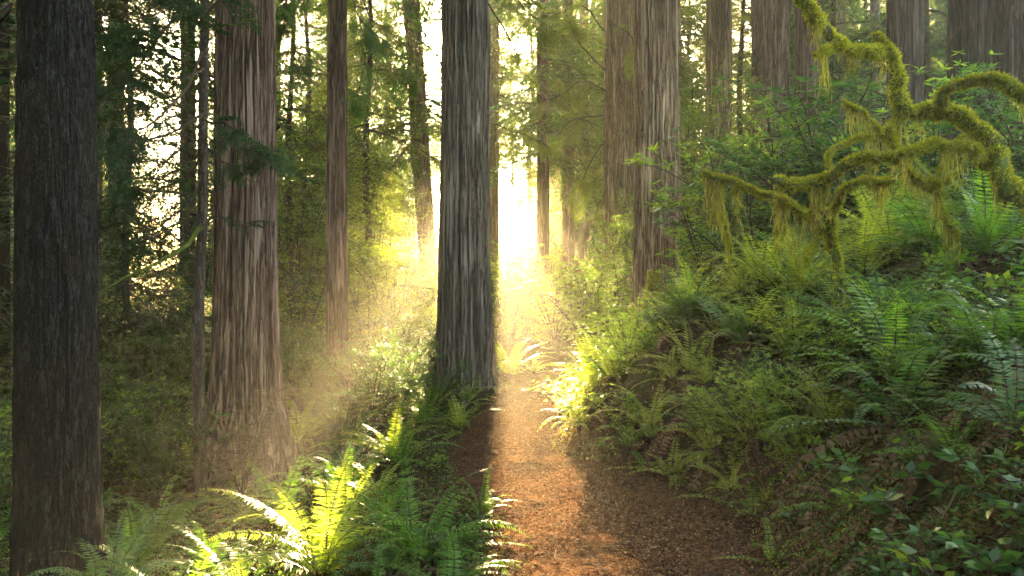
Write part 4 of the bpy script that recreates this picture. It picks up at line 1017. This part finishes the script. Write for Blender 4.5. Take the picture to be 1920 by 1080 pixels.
# ------------------------------------------------------------------ morning haze
mb = MB()
xa, xb, ya, yb, za, zb = -78, 78, -28, 122, -9, 42
v = [(x, y, z) for z in (za, zb) for x, y in ((xa, ya), (xb, ya), (xb, yb), (xa, yb))]
mb.add(v, [(3, 2, 1, 0), (4, 5, 6, 7), (0, 1, 5, 4), (1, 2, 6, 5), (2, 3, 7, 6), (3, 0, 4, 7)])
hm, nt, ns, ln = nodes('haze_air')
pv = ns.new('ShaderNodeVolumePrincipled'); pv.inputs['Color'].default_value = (1, .93, .76, 1); pv.inputs['Density'].default_value = .0027
pv.inputs['Anisotropy'].default_value = .56
o = ns.new('ShaderNodeOutputMaterial'); ln.new(pv.outputs[0], o.inputs['Volume'])
tag(link('haze', mb.mesh('haze', hm)), 'thin sunlit morning haze filling the forest', None, None, 'stuff')

# ------------------------------------------------------------------ captions that tell look-alikes apart
LM = [(106, 'the dark fir'), (215, 'the blue grey trunk'), (376, 'the thin sapling'), (461, 'the broad redwood'), (632, 'the slim reddish trunk'), (740, 'the leaning trunk'), (872, 'the central redwood'),
      (1018, 'the hazy slim redwood'), (1130, 'the pale redwood'), (1232, 'the bank redwood'), (1348, 'the straight tan redwood'), (1445, 'the paired redwoods'), (1592, 'the thin mossy stem'), (1697, 'the dark redwood'), (1840, 'the gnarled mossy trunk')]
def rel(o):
    px = 960 + o.location.x / o.location.y * F
    p, n = min(LM, key=lambda l: abs(l[0] - px))
    return ('below ' if o.location.y < 6.5 else 'in line with ') + n if abs(px - p) < 16 else ('left of ' if px < p else 'right of ') + n
ORD = ['nearest', 'second nearest', 'third nearest', 'fourth nearest', 'fifth nearest', 'sixth nearest']
tops = [o for o in scene.objects if o.parent is None and o.get('group') and o.location.y > 2]
by = {}
for o in tops:
    d = o.location.y; gname = o['group']; l = o['label']
    r = rel(o)
    if 'crowd of ferns' in l:
        sd, hw = path_sd(np.array([o.location.x]), np.array([d])); e = abs(float(sd[0])) - float(hw[0])
        o['label'] = l.split(' in the')[0] + (' at the trail edge, ' if e < .8 else ' mid slope, ' if e < 2.2 else ' high up the bank, ') .replace('high up the bank', 'high up the bank' if sd[0] > 0 else 'deep in the left undergrowth').replace('mid slope', 'mid slope' if sd[0] > 0 else 'among the left undergrowth') + r
    elif 'seedling' in l and 'broad' in l:
        o['label'] = l.split(' low on')[0] + ', %s, %s' % ('small' if o.scale.x < .75 else 'larger', r)
    elif 'young conifer' in l: o['label'] = l.split(', ')[0] + ', standing ' + r
    elif 'hazy conifer' in l: o['label'] = 'tall hazy conifer %s, %s' % ('in the far background' if d < 75 else 'in the farthest row', r)
    elif 'bush on the bank' in l: o['label'] = l + r
    elif 'small leaved shrub' in l: o['label'] = 'small leaved shrub in the undergrowth, ' + r
    elif 'golden back-lit shrub' in l: o['label'] = 'golden back-lit shrub with hanging sprays, ' + r
    elif 'behind the mossy boughs' in l: o['label'] = 'leafy shrub behind the mossy boughs, ' + r
    elif 'beyond the trail bend' in l or 'bright gap' in l: o['label'] = l.split(' low in')[0].split(' closing')[0].split(' with a')[0].split(' in the bright')[0] + ' in the bright gap, ' + r
    by.setdefault(o['label'], []).append(o)
for l, os_ in by.items():
    if 1 < len(os_) <= 6:
        for k, o in enumerate(sorted(os_, key=lambda q: q.location.y)):
            if len(l.split()) + 3 <= 16: o['label'] = l + ', ' + (ORD[k] if k < len(os_) - 1 or k == 0 else 'farthest') + ' one'
